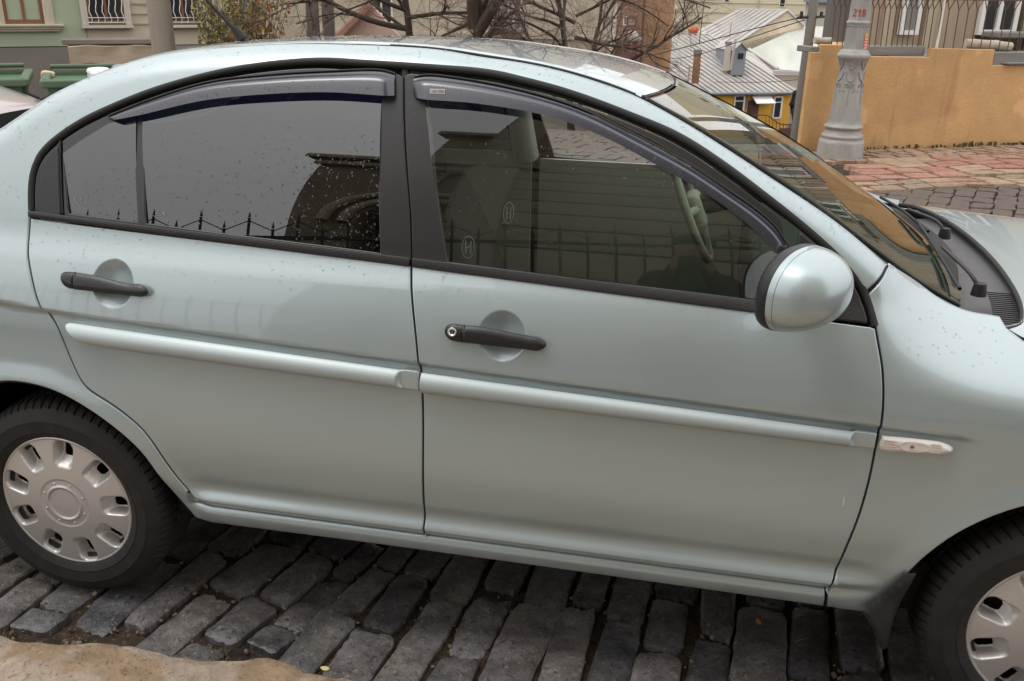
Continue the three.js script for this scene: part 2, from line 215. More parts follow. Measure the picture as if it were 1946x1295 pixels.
// body side with quarter panel, roof rail, windscreen pillar and sill in one pressing, both sides of the car
const c2r = C2.slice().reverse();
const c2o = [[2.029, 1.0995], ...c2r.filter((p) => p[0] < 2.024)];
const sideOut2 = [...c2o, [-0.22, 1.22], [-0.32, 1.165], [-0.5, 1.125], [-0.92, 1.09], [-0.95, 0.8], [-0.93, 0.42], [-0.5, 0.30], ...arcR, [0.43, 0.291], [0.836, 0.298], [1.281, 0.299], [1.755, 0.296], [1.993, 0.2935], [1.986, 0.368], [1.4, 0.368], [0.9, 0.368], [0.44, 0.368], ...rearGap.slice().reverse().filter((p) => p[1] > 0.372), ...C1.filter((p) => p[1] > 1.045 || p[0] < 1), [1.983, 1.05]];
const gSide = panel({ outer: sideOut2, f: railF, step: 0.022, dx: [[-0.35, 0.4, 0.014]], dy: [[0.28, 0.41, 0.007], [0.75, 0.9, 0.009], [1.2, 1.52, 0.011]], r: 0.004, gap: 0.002, depth: 0.03, es: 0.012 });
mesh('body_side', gSide, M.paint, car); mesh('body_side', mirrored(gSide), M.paint, car);

const rearDoorOut = [...bGapLow, [1.026, gapBot], [0.46, gapBot], ...rearGap.slice().reverse().slice(2)];
const bowlGrid = (k) => ({ dx: [[bowls[k][0] - 0.062, bowls[k][0] + 0.062, 0.003]], dy: [...creaseDense, [bowls[k][1] - 0.062, bowls[k][1] + 0.062, 0.003]] });
const gRD = panel({ outer: rearDoorOut, f: SD, step: 0.018, ...bowlGrid(0), gap: 0.002, r: 0.0035, depth: 0.016 });
const rearDoor = mesh('rear_door', gRD, M.paint, car);
const frontDoorOut = [[1.994, 0.987], ...frontGap, [1.99, gapBot], [1.026, gapBot], ...bGapLow.slice().reverse()];
const gFD = panel({ outer: frontDoorOut, f: SD, step: 0.018, ...bowlGrid(1), gap: 0.002, r: 0.0035, depth: 0.016 });
const frontDoor = mesh('front_door', gFD, M.paint, car);
const farRear = mesh('rear_door', mirrored(gRD), M.paint, car), farFront = mesh('front_door', mirrored(gFD), M.paint, car);

// front wing
const wingFil = (x) => lerp(FIL, 0.014, sst(2.03, 2.24, x));
const wingTop = resample([[2.032, 1.1], [2.10, 1.052], [2.165, 1.009], [2.229, 0.985], [2.296, 0.976]], 24, 2);
const wingOut = [...frontGap.slice().reverse(), [2.005, 0.984], [1.998, 1.006], [1.984, 1.046], ...wingTop, [2.303, 0.962], [2.329, 0.948], [2.6, 0.915], [2.9, 0.865], [3.1, 0.80], [3.17, 0.70], [3.18, 0.45], [2.9, 0.30], ...arcF.slice(1), [2.10, 0.285], [1.996, 0.2935]];
const wingLine = [...C2.slice(-12), ...wingTop, [2.303, 0.962], [2.329, 0.948], [2.6, 0.915], [2.9, 0.865], [3.1, 0.8], [3.3, 0.7]];
const wingF = (x, y) => { let z = SD(x, y); if (y > 0.72) { const R = wingFil(x), d = distTo(wingLine, x, y), e = clamp(R - d, 0, R); z -= R - Math.sqrt(Math.max(0, R * R - e * e)); } return z; };
const gWing = panel({ outer: wingOut, f: wingF, step: 0.02, dx: [[2.0, 2.36, 0.012]], dy: [[0.74, 0.82, 0.007], [0.86, 1.1, 0.009]], gap: 0.002, r: 0.0035, depth: 0.02 });
mesh('front_wing', gWing, M.paint, car); mesh('front_wing', mirrored(gWing), M.paint, car);

// rubber seals behind the gaps
const off3 = (line, dz, f = SD) => line.map(([x, y]) => [x, y, f(x, y) + dz]);
const seals = [];
const sealTube = (line, dz, r) => tube(off3(line, dz), r, line.length * 2, 6);
seals.push(sealTube(C1, -0.010, 0.0105), sealTube(rearGap, -0.02, 0.012), sealTube(bGap, -0.02, 0.012), sealTube(frontGap, -0.02, 0.012), tube([[1.983, 1.05], [2.0, 1.068], [2.024, 1.092]].map(([x, y]) => [x, y, railF(x, y) - 0.012]), 0.006, 10, 6));
const gSeal = merge(seals); mesh('door_seal', gSeal, M.rubber, car); mesh('door_seal', mirrored(gSeal), M.rubber, car);

// window frames, glass and waist mouldings on each door
const inC1 = (a, b, d) => { const w = C1.filter((p) => p[0] >= a && p[0] <= b && (p[1] > 1.06 || p[0] > 1.9)); const n = []; for (let i = 0; i < w.length; i++) { const p = w[Math.max(0, i - 1)], q = w[Math.min(w.length - 1, i + 1)], l = Math.hypot(q[0] - p[0], q[1] - p[1]); n.push([w[i][0] + (q[1] - p[1]) / l * d, w[i][1] - (q[0] - p[0]) / l * d]); } return n; };
const sashF = (x, y) => S(x, y) - 0.003;
const bUp = bGap.filter((p) => p[1] > 1.05 && p[1] < 1.44);
const qHole = resample([[0.078, 1.23], [0.096, 1.094], [0.285, 1.087], [0.258, 1.312], [0.19, 1.309]], 1).length && [[0.076, 1.226], [0.097, 1.092], [0.2, 1.088], [0.286, 1.084], [0.27, 1.2], [0.256, 1.318], [0.19, 1.297], [0.12, 1.256]];
const rHole = [[0.283, 1.33], [0.30, 1.2], [0.311, 1.083], [0.53, 1.072], [0.791, 1.061], [0.908, 1.055], [0.892, 1.2], [0.872, 1.40], [0.80, 1.412], [0.70, 1.414], [0.60, 1.408], [0.50, 1.394], [0.38, 1.365]];
const rearC1 = inC1(-0.03, 0.91, 0.012);
const gRS = panel({ outer: [...rearC1.filter((p) => p[0] > 0.052), ...bUp, [0.988, 1.034], [0.6, 1.046], [0.084, 1.068], [0.062, 1.258]], holes: [qHole, rHole], f: sashF, step: 0.03, r: 0.003, gap: 0.0015, depth: 0.016 });
mesh('window_frame', gRS, M.sash, rearDoor);
const triF = (x, y) => S(x, y) - 0.001, triF2 = (x, y) => S(x, y) + 0.003;
const triL = rearC1.filter((p) => p[0] <= 0.054);
const gTri = panel({ outer: [...triL, [0.059, 1.262], [0.083, 1.082], [-0.004, 1.08]], f: triF, step: 0.02, r: 0.004, gap: 0.001 });
const inner = resample([[0.018, 1.085], [0.014, 1.15], [0.024, 1.21], [0.055, 1.245]], 12);
const gTri2 = panel({ outer: [...inner, [0.062, 1.22], [0.078, 1.085]], f: triF2, step: 0.02, r: 0.003 });
mesh('corner_trim', merge([gTri, gTri2]), M.trim, rearDoor);
const grow = (h, d) => offset2(densify(area2(h) > 0 ? h : h.slice().reverse(), 0.03), d);
const glassF = (x, y) => { const h = y - 1.04; return -0.0855 - (0.25 * h + 1.0 * Math.max(0, h) ** 3) - 0.012 + (x < 0.3 ? -0.06 * (x - 0.3) ** 2 : 0); };
const gQG = panel({ outer: grow(qHole, 0.006), f: glassF, step: 0.03, r: 0.0005, depth: 0.0005 }), gRG = panel({ outer: grow(rHole, 0.006), f: glassF, step: 0.03, r: 0.0005, depth: 0.0005 });
mesh('quarter_window', gQG, M.tint, rearDoor); mesh('side_window', gRG, M.tint, rearDoor);

const fHole = [[0.985, 1.403], [1.008, 1.32], [1.031, 1.21], [1.073, 1.047], [1.389, 1.033], [1.656, 1.024], [1.818, 1.017], [1.812, 1.131], [1.756, 1.186], [1.632, 1.261], [1.515, 1.318], [1.394, 1.367], [1.274, 1.40], [1.13, 1.418], [1.05, 1.418]];
const frontC1 = inC1(0.93, 1.82, 0.012);
const gFS = panel({ outer: [[0.931, 1.44], ...frontC1, [1.823, 1.10], [1.829, 0.996], [1.4, 1.012], [0.994, 1.03], ...bUp.slice().reverse().filter((p) => p[1] > 1.05)], holes: [fHole], f: sashF, step: 0.03, r: 0.003, gap: 0.0015, depth: 0.016 });
mesh('window_frame', gFS, M.sash, frontDoor);
const gFG = panel({ outer: grow(fHole, 0.006), f: glassF, step: 0.03, r: 0.0005, depth: 0.0005 });
mesh('side_window', gFG, M.glass, frontDoor);
const sailC1 = inC1(1.826, 2.1, 0.01);
const gSail = panel({ outer: [...sailC1.filter((p) => p[1] > 0.998), [1.99, 0.990], [1.9, 0.993], [1.832, 0.998], [1.826, 1.1]], f: (x, y) => S(x, y) + 0.001, step: 0.02, r: 0.004, gap: 0.001 });
mesh('mirror_mount', gSail, M.trim, frontDoor);
const beltF = (x, y) => { const t = clamp((y - beltBot(x)) / (beltTop(x) - beltBot(x)), 0, 1); return S(x, y) + 0.003 + 0.006 * Math.pow(Math.max(0, Math.sin(Math.PI * lerp(0.1, 0.75, t))), 0.7); };
const strip = (a, b, up, dn) => { const o = []; for (let i = 0; i <= 24; i++) { const x = lerp(a, b, i / 24); o.push([x, dn(x)]); } for (let i = 24; i >= 0; i--) { const x = lerp(a, b, i / 24); o.push([x, up(x)]); } return o; };
const gRB = panel({ outer: strip(-0.013, 0.985, beltTop, beltBot), f: beltF, step: 0.05, dy: [[1, 1.1, 0.004]], r: 0.002, gap: 0.0005 });
const gFB = panel({ outer: strip(0.99, 1.83, beltTop, beltBot), f: beltF, step: 0.05, dy: [[0.98, 1.06, 0.004]], r: 0.002, gap: 0.0005 });
mesh('waist_moulding', gRB, M.trim, rearDoor); mesh('waist_moulding', gFB, M.trim, frontDoor);
for (const [g, m, p, n] of [[gRS, M.sash, farRear, 'window_frame'], [gTri, M.trim, farRear, 'corner_trim'], [gQG, M.tint, farRear, 'quarter_window'], [gRG, M.tint, farRear, 'side_window'], [gFS, M.sash, farFront, 'window_frame'], [gFG, M.farglass, farFront, 'side_window'], [gSail, M.trim, farFront, 'mirror_mount']]) mesh(n, mirrored(g), m, p);

// painted rubbing strips with flattened ends
const rsT = (x) => 0.8455 - 0.041 * x, rsB = (x) => 0.7935 - 0.0355 * x, fsT = (x) => 0.841 - 0.0367 * x, fsB = (x) => 0.7755 - 0.0218 * x;
const stripF = (T, B, xe) => (x, y) => { const t = clamp((y - B(x)) / (T(x) - B(x)), 0, 1), base = S(x, y) - 0.014; let h = 0.004 + 0.022 * Math.pow(Math.max(0, 1 - Math.pow(Math.abs(2 * t - 0.86) / 1.14, 2.2)), 0.8); const mid = (T(x) + B(x)) / 2, c = xe - 0.028, k = sst(-0.004, 0.004, x > c ? 0.01 : 0.024 - Math.hypot(x - c, (y - mid) * 0.9)); if (x > xe - 0.06) h = lerp(h, 0.012, k); return base + h; };
const rTip = resample([[0.225, rsB(0.225)], [0.18, 0.791], [0.15, 0.80], [0.125, 0.819], [0.112, 0.834], [0.118, 0.839], [0.14, 0.8395]], 24, 1);
const gRStrip = panel({ outer: [...strip(0.225, 1.0255, rsT, rsB).slice(0, 25), ...strip(0.16, 1.0255, rsT, rsB).slice(25), ...rTip.slice().reverse()], f: stripF(rsT, rsB, 1.027), step: 0.03, dx: [[0.1, 0.24, 0.006], [0.96, 1.03, 0.003]], dy: [[0.7, 0.85, 0.0035]], r: 0.003, gap: 0, depth: 0.014 });
mesh('rubbing_strip', gRStrip, M.silver, rearDoor);
const gFStrip = panel({ outer: strip(1.0305, 2.033, fsT, fsB), f: stripF(fsT, fsB, 2.034), step: 0.03, dx: [[1.96, 2.04, 0.003]], dy: [[0.7, 0.82, 0.0035]], r: 0.003, gap: 0, depth: 0.014 });
mesh('rubbing_strip', gFStrip, M.silver, frontDoor);

// door handles bridging their recesses
function handle(px, parent, cutX, lock) {
  const o = resample(px, 64, 1, true);
  const f = (x, y) => { const d = distTo([...o, o[0]], x, y), e = clamp(0.017 - d, 0, 0.017); return S(x, y) + 0.021 - (0.017 - Math.sqrt(0.017 ** 2 - e * e)) * 0.9 - 0.0035 * (1 - sst(0.0006, 0.0022, Math.abs(x - cutX - 0.1 * (y - px[0][1])))); };
  const h = mesh('door_handle', panel({ outer: o, f, step: 0.004, r: 0.003, depth: 0.03, es: 0.006 }), M.handle, parent);
  if (lock) { const [x, y] = lock, g = new THREE.LatheGeometry([[0, 0.005], [0.0055, 0.005], [0.0065, 0.0075], [0.0092, 0.0085], [0.0105, 0.006], [0.0108, -0.006]].map((p) => new THREE.Vector2(...p)), 28); g.rotateX(Math.PI / 2); g.rotateX(-0.32); g.translate(x, y, S(x, y) + 0.015); mesh('lock_cylinder', merge([g, box(0.0016, 0.008, 0.003, x, y, S(x, y) + 0.0205)]), M.chrome, h); }
}
handle(D.RHAND, rearDoor, 0.146, null); handle(D.FHAND, frontDoor, 1.13, [1.106, 0.907]);

// smoked wind deflectors over the windows
function deflector(T, B, parent, stickerAt) {
  const n = 70, t0 = resample(T, n, 3), b0 = resample(B, n, 3), prf = [[0, 0.0005], [0.05, 0.003], [0.11, 0.0045], [0.15, 0.0105], [0.2, 0.0165], [0.27, 0.0200], [0.4, 0.0215], [0.7, 0.0225], [1, 0.023]];
  const ends = (i) => sst(-0.01, 0.03, i / n) * sst(-0.01, 0.02, 1 - i / n), at = (i, k, dz) => { const [t, o] = prf[k], x = lerp(t0[i][0], b0[i][0], t), y = lerp(t0[i][1], b0[i][1], t); return [x, y, S(x, y) + 0.001 + Math.max(0, o + dz) * ends(i)]; };
  const K = prf.length, P = [], ix = [], row = (dz) => { const s = P.length / 3; for (let i = 0; i <= n; i++) for (let k = 0; k < K; k++) P.push(...at(i, k, dz)); return s; };
  const a = row(0); for (let i = 0; i < n; i++) for (let k = 0; k < K - 1; k++) { const p = a + i * K + k; ix.push(p, p + 1, p + K + 1, p, p + K + 1, p + K); }
  for (const i of [0, n]) { const s = P.length / 3; for (let k = 0; k < K; k++) { const q = at(i, k, 0); P.push(...q, q[0], q[1], S(q[0], q[1])); } for (let k = 0; k < K - 1; k++) { const p = s + 2 * k; ix.push(p, p + 1, p + 3, p, p + 3, p + 2); } }
  const m = mesh('wind_deflector', geoFrom(P, ix), M.visor, parent);
  mesh('deflector_tape', tube(t0.map(([x, y]) => [x, y + 0.004, S(x, y + 0.004) + 0.0008]), 0.0025, 90, 6), M.trim, parent);
  return m;
}
const rDef = deflector(D.RVT, D.RVB, rearDoor), fDef = deflector(D.FVT, D.FVB, frontDoor);
{ const x = 1.018, y = 1.408, g = new RoundedBoxGeometry(0.036, 0.011, 0.002, 2, 0.001); g.rotateX(-0.1); g.translate(x, y, S(x, y) + 0.0255);
  const c = document.createElement('canvas'); c.width = 256; c.height = 80; const q = c.getContext('2d'); q.fillStyle = '#c9c6c4'; q.fillRect(0, 0, 256, 80); q.fillStyle = '#56565c'; q.font = 'bold 52px sans-serif'; q.textBaseline = 'middle'; q.textAlign = 'center'; q.fillText('HIC', 90, 42); q.fillRect(150, 20, 90, 14); q.fillRect(150, 44, 90, 10);
  const t = new THREE.CanvasTexture(c); t.colorSpace = THREE.SRGBColorSpace; mesh('deflector_label', g, phy([1, 1, 1], 0.3, { map: t }), frontDoor);
  const clip = rbox(0.036, 0.011, 0.004, 0.0018); clip.rotateX(-0.4); clip.translate(1.045, 1.372, S(1.045, 1.372) - 0.009); mesh('deflector_clip', clip, M.black, frontDoor); }

// roof, rear window, windscreen: lofts between the two rails
const c2a = [...C2.map(([x, y]) => [x, y, S(x, y) - FIL]), [2.105, 1.045, -0.215], [2.17, 1.0, -0.262], [2.225, 0.972, -0.30]];
const c2d = resample(c2a, 160, 14);
const iOf = (x) => { let b = 0; for (let i = 0; i < c2d.length; i++) if (Math.abs(c2d[i][0] - x) < Math.abs(c2d[b][0] - x)) b = i; return b; };
const LEAN = 0.04;
const iH = iOf(1.476), iR = iOf(0.13), iEnd = c2d.length - 1;
{ let q = c2d.slice(iH).map((p) => p.slice()); for (let k = 0; k < 70; k++) q = q.map((p, i) => i && i < q.length - 1 ? p.map((v, a) => (2 * v + q[i - 1][a] + q[i + 1][a]) / 4) : p); q.forEach((p, i) => { c2d[iH + i] = p; }); }
function loft(i0, i1, bow, drop, m = 48, inset = 0) { return sheet(m, i1 - i0, (u, v) => { const i = Math.round(lerp(i0, i1, v)), p = c2d[i], w = 4 * u * (1 - u), ww = Math.pow(w, 0.92), k = (i - i0) / (i1 - i0), b = bow(k, i); return [p[0] + b[0] * ww, p[1] - LEAN * sst(0.9, 1.4, p[1]) * u - drop * (1 - sst(0, 0.06, w)) + b[1] * ww, lerp(p[2] - inset, -1.695 - p[2] + inset, u)]; }); }
mesh('roof', loft(iR, iH, (k) => [lerp(-0.1, 0.045, sst(0, 1, k)), 0.010 - 0.012 * sst(0.6, 1, k)], 0.004, 48, 0.002), M.paint, car);
const screenBow = (k) => [lerp(0.044, 0.078, k) - 0.008 * Math.sin(Math.PI * k), lerp(-0.003, -0.006, k) - 0.009 * Math.sin(Math.PI * k)];
mesh('windscreen', loft(iH + 1, iEnd, screenBow, 0.003, 56, 0.003), M.screen, car);
mesh('rear_window', loft(0, iR - 1, (k) => [-0.1, 0.014], 0.003, 40, 0.003), M.tint, car);
{ // seals: header, pillar edges, roof ditches
  const hdr = []; for (let u = 0.012; u <= 0.99; u += 0.025) { const p = c2d[iH], w = 4 * u * (1 - u), ww = Math.pow(w, 0.92); hdr.push([p[0] + 0.004 + 0.046 * ww, p[1] - 0.004 - LEAN * u - 0.002 * ww, lerp(p[2], -1.695 - p[2], u)]); }
  const ed = c2d.slice(iH).map((p) => [p[0], p[1] - 0.002, p[2] - 0.001]), dit = c2d.slice(iOf(0.86), iH).map((p) => [p[0], p[1] - 0.005, p[2] - 0.001]);
  const g = merge([tube(hdr, 0.0032, 60, 6), tube(ed, 0.005, 60, 6), tube(dit, 0.004, 60, 6)]);
  mesh('windscreen_seal', g, M.rubber, car); mesh('windscreen_seal', mirrored(merge([tube(ed, 0.005, 60, 6), tube(dit, 0.004, 60, 6)])), M.rubber, car);
}
// bonnet, scuttle
const hoodEdge = (u) => { const w = 4 * u * (1 - u); return [2.303 + 0.112 * Math.pow(w, 0.42), 0.962 + 0.017 * w, lerp(-0.213, -1.482, u)]; };
const wingEdge = [[2.303, 0.962], [2.329, 0.948], [2.6, 0.915], [2.9, 0.865], [3.12, 0.79]];
const wingY = (x) => { for (let i = 0; i < 4; i++) if (x <= wingEdge[i + 1][0] || i === 3) return lerp(wingEdge[i][1], wingEdge[i + 1][1], clamp((x - wingEdge[i][0]) / (wingEdge[i + 1][0] - wingEdge[i][0]), 0, 1)); };
mesh('bonnet', sheet(48, 28, (u, v) => { const e = hoodEdge(u), w = 4 * u * (1 - u), x = lerp(e[0], 3.12 + 0.12 * w, v), xe = lerp(2.303, 3.12, v), ye = wingY(xe), ze = S(xe, ye) - 0.004 - 0.008 * Math.exp(-v * 30); return [x, ye + (0.017 + 0.05 * Math.min(1, v * 3)) * Math.pow(w, 0.7) - 0.008 * Math.exp(-v * 40), lerp(ze, -1.695 - ze, u)]; }), M.paint, car);
const screenFoot = (u) => { const p = c2d[iEnd - 3], w = Math.pow(4 * u * (1 - u), 0.92); return [p[0] + 0.078 * w, p[1] - 0.005, lerp(p[2], -1.695 - p[2], u)]; };
mesh('scuttle_panel', sheet(40, 14, (u, v) => { const a = screenFoot(u), b = hoodEdge(u), y = lerp(a[1] - 0.006, b[1] - 0.028, v) - 0.035 * Math.exp(-14 * u) - 0.035 * Math.exp(-14 * (1 - u)) - 0.045 * Math.sin(Math.PI * Math.pow(v, 0.8)) * (0.35 + 0.65 * Math.min(1, 6 * u * (1 - u))); return [lerp(a[0] - 0.02, b[0] + 0.02, v), y, lerp(a[2], b[2], v)]; }), std([0.11, 0.105, 0.105], 0.5, { bumpMap: M.trim.bumpMap, bumpScale: 0.0004 }), car);
mesh('bonnet_seal', tube(Array.from({ length: 41 }, (_, i) => { const p = hoodEdge(i / 40); return [p[0] - 0.002, p[1] - 0.014, p[2]]; }), 0.008, 80, 6), M.rubber, car);
{ // louvre ribs at the near end of the scuttle
  const ribs = []; for (let i = 0; i < 16; i++) { const u = 0.05 + i * 0.011, b = hoodEdge(u); ribs.push(rbox(0.06, 0.003, 0.0035, 0.001, b[0] - 0.035, b[1] - 0.022, b[2])); }
  tag(mesh('scuttle_grille', merge(ribs), M.trim, car), null, null, null, 'stuff');
}
for (const [z0, z1, x0] of [[-0.42, -1.02, 2.27], [-0.98, -1.34, 2.3]]) { // wipers
  const a = screenFoot((z0 + 0.30) / -1.095), b = screenFoot(clamp((z1 + 0.30) / -1.095, 0, 1));
  const arm = mesh('wiper', merge([tube([[a[0] + 0.075, a[1] - 0.01, z0], [a[0] + 0.06, a[1] + 0.012, z0 - 0.02], [lerp(a[0], b[0], 0.5) + 0.025, a[1] + 0.018, lerp(z0, z1, 0.45)]], 0.0055, 20, 6), cyl(0.014, 0.018, 0.03, a[0] + 0.075, a[1] - 0.012, z0)]), M.handle, car);
  mesh('wiper_blade', tube([[a[0] + 0.012, a[1] + 0.006, z0 + 0.07], [lerp(a[0], b[0], 0.5) + 0.012, a[1] + 0.011, lerp(z0, z1, 0.5)], [b[0] + 0.004, b[1] + 0.012, z1]], 0.0048, 24, 5), M.rubber, arm);
}
// door mirror
{
  const m = group('door_mirror', [1.819, 1.1, 0.088], car), a = 0.70, F = [Math.cos(a), 0.06, Math.sin(a)], O = [-Math.sin(a), 0, Math.cos(a)], A = 0.106, B = 0.093, C = 0.080;
  const se = (t, p) => Math.sign(t) * Math.pow(Math.abs(t), p);
  const at = (th, f, s) => { const o = B * se(Math.cos(th), 0.86) * s, y = C * se(Math.sin(th), 0.86) * s - 0.012 * se(Math.cos(th), 1) * s; return [F[0] * f + O[0] * o, F[1] * f + y, F[2] * f + O[2] * o]; };
  mesh('mirror_housing', sheet(64, 22, (u, v) => { const ph = v * Math.PI / 2; return at(u * 2 * Math.PI, A * Math.pow(Math.cos(ph), 1.05), Math.pow(Math.sin(ph), 0.9)); }), M.paint, m);
  mesh('housing_seam', sheet(64, 2, (u, v) => at(u * 2 * Math.PI, 0.016 - v * 0.0007, 0.9918)), M.rubber, m);
  mesh('mirror_rim', sheet(64, 8, (u, v) => { const k = [[0.002, 0.995], [0, 1.012], [-0.008, 1.014], [-0.018, 1.0], [-0.026, 0.96], [-0.029, 0.9], [-0.028, 0.88], [-0.026, 0.87], [-0.026, 0.87]][Math.round(v * 8)]; return at(u * 2 * Math.PI, k[0], k[1]); }), M.handle, m);
  mesh('mirror_glass', sheet(40, 2, (u, v) => at(u * 2 * Math.PI, -0.026, 0.88 * v)), std([0.8, 0.82, 0.84], 0.02, { metalness: 1 }), m);
  mesh('mirror_foot', merge([between([0.03, -0.03, -0.07], [0.075, -0.05, -0.2], 0.035, 0.045, 14), rbox(0.09, 0.07, 0.05, 0.02, 0.06, -0.055, -0.17)]), M.trim, m);
}
// side repeater lamp and groove end
{
  const o = resample([[2.043, 0.7635], [2.12, 0.7635], [2.165, 0.7605], [2.186, 0.752], [2.19, 0.744], [2.182, 0.735], [2.16, 0.731], [2.12, 0.7295], [2.043, 0.731], [2.043, 0.7635]], 60).slice(0, -1);
  const f = (x, y) => { const d = distTo([...o, o[0]], x, y); return S(x, y) - 0.006 + 0.010 * sst(0, 0.009, d); };
  const lamp = mesh('side_repeater', panel({ outer: o, f, step: 0.006, r: 0.002, depth: 0.012 }), phy([0.88, 0.85, 0.81], 0.12, { transmission: 0.25, thickness: 0, clearcoat: 1 }), car);
  const rib = []; for (let i = 0; i < 4; i++) { const y = 0.7375 + i * 0.0062; rib.push(box(0.026, 0.0011, 0.002, 2.059, y, S(2.06, y) + 0.0042), box(0.018, 0.0011, 0.002, 2.152, y + 0.001, S(2.152, y) + 0.0038)); }
  for (const q of rib) mesh('lamp_rib', q, M.ribs, lamp);
  const bulb = new THREE.SphereGeometry(0.0042, 12, 8); bulb.scale(1, 1, 0.4); bulb.translate(2.105, 0.7475, S(2.105, 0.7475) + 0.0045); mesh('lamp_bulb', bulb, std([0.30, 0.13, 0.09], 0.4), lamp);
  const ov = resample([[2.077, 0.7475], [2.09, 0.7565], [2.125, 0.7565], [2.14, 0.7475], [2.125, 0.7385], [2.09, 0.7385], [2.077, 0.7475]], 40).map(([x, y]) => [x, y, S(x, y) + 0.0042]); mesh('lamp_lens_ring', tube(ov, 0.0009, 60, 5, true), std([0.8, 0.55, 0.45], 0.3), lamp);
}
// mudflap behind the front wheel
{
  const o = [[2.14, 0.432], [2.167, 0.435], [2.163, 0.414], [2.153, 0.362], [2.144, 0.307], [2.141, 0.264], [2.14, 0.219], [2.134, 0.209], [2.125, 0.216], [2.1, 0.268], [2.071, 0.306], [2.099, 0.346], [2.12, 0.388]];
  const g = panel({ outer: o, f: (x, y) => -0.016 + 0.012 * sst(0.34, 0.42, y) + 0.006 * sst(0, 0.01, distTo([...o, o[0]], x, y)), step: 0.01, r: 0.002, depth: 0.01 });
  mesh('mudflap', merge([g, rbox(0.012, 0.26, 0.2, 0.004, 2.15, 0.31, -0.16)]), M.trim, car); mesh('mudflap', mirrored(g), M.trim, car);
}
// wheel arches, floor, ends
{
  const arch = (x, R) => sheet(40, 6, (u, v) => { const a = lerp(0.03, Math.PI - 0.03, u), z = lerp(-0.03, -0.42, v); return [x + Math.cos(a) * R * lerp(1, 1.01, v), 0.296 + Math.sin(a) * R, z]; });
  const lip = (line, dz) => tube(line.map(([x, y]) => [x, y, S(x, y) + dz]), 0.008, 80, 6);
  for (const [x, R] of [[0, 0.376], [2.5, 0.374]]) { const g = merge([arch(x, R), box(0.9, 0.5, 0.01, x, 0.5, -0.43)]); mesh('wheel_arch_liner', g, M.under, car); mesh('wheel_arch_liner', mirrored(g), M.under, car); }
  mesh('arch_lip', merge([lip(arcR, -0.012), lip(arcF, -0.012)]), M.rubber, car);
  mesh('floor_pan', merge([rbox(4.0, 0.14, 1.5, 0.03, 1.12, 0.33, -0.8475), box(1.6, 0.1, 1.56, 1.25, 0.33, -0.8475)]), M.under, car);
  mesh('boot_lid', sheet(20, 12, (u, v) => { const w = 4 * u * (1 - u); return [lerp(-0.2 - 0.1 * w, -0.94 - 0.05 * w, v), lerp(1.20, 1.08, v) + 0.02 * w, lerp(-0.26, -1.435, u)]; }), M.paint, car);
  mesh('rear_bumper', sheet(20, 12, (u, v) => { const w = Math.pow(4 * u * (1 - u), 0.5); return [-0.94 - 0.09 * w - 0.05 * Math.sin(v * Math.PI), lerp(1.09, 0.3, v), lerp(-0.06, -1.635, u)]; }), M.paint, car);
  mesh('front_bumper', sheet(20, 12, (u, v) => { const w = Math.pow(4 * u * (1 - u), 0.5); return [3.12 + 0.15 * w + 0.05 * Math.sin(v * Math.PI), lerp(0.8, 0.28, v), lerp(-0.1, -1.595, u)]; }), M.paint, car);
}
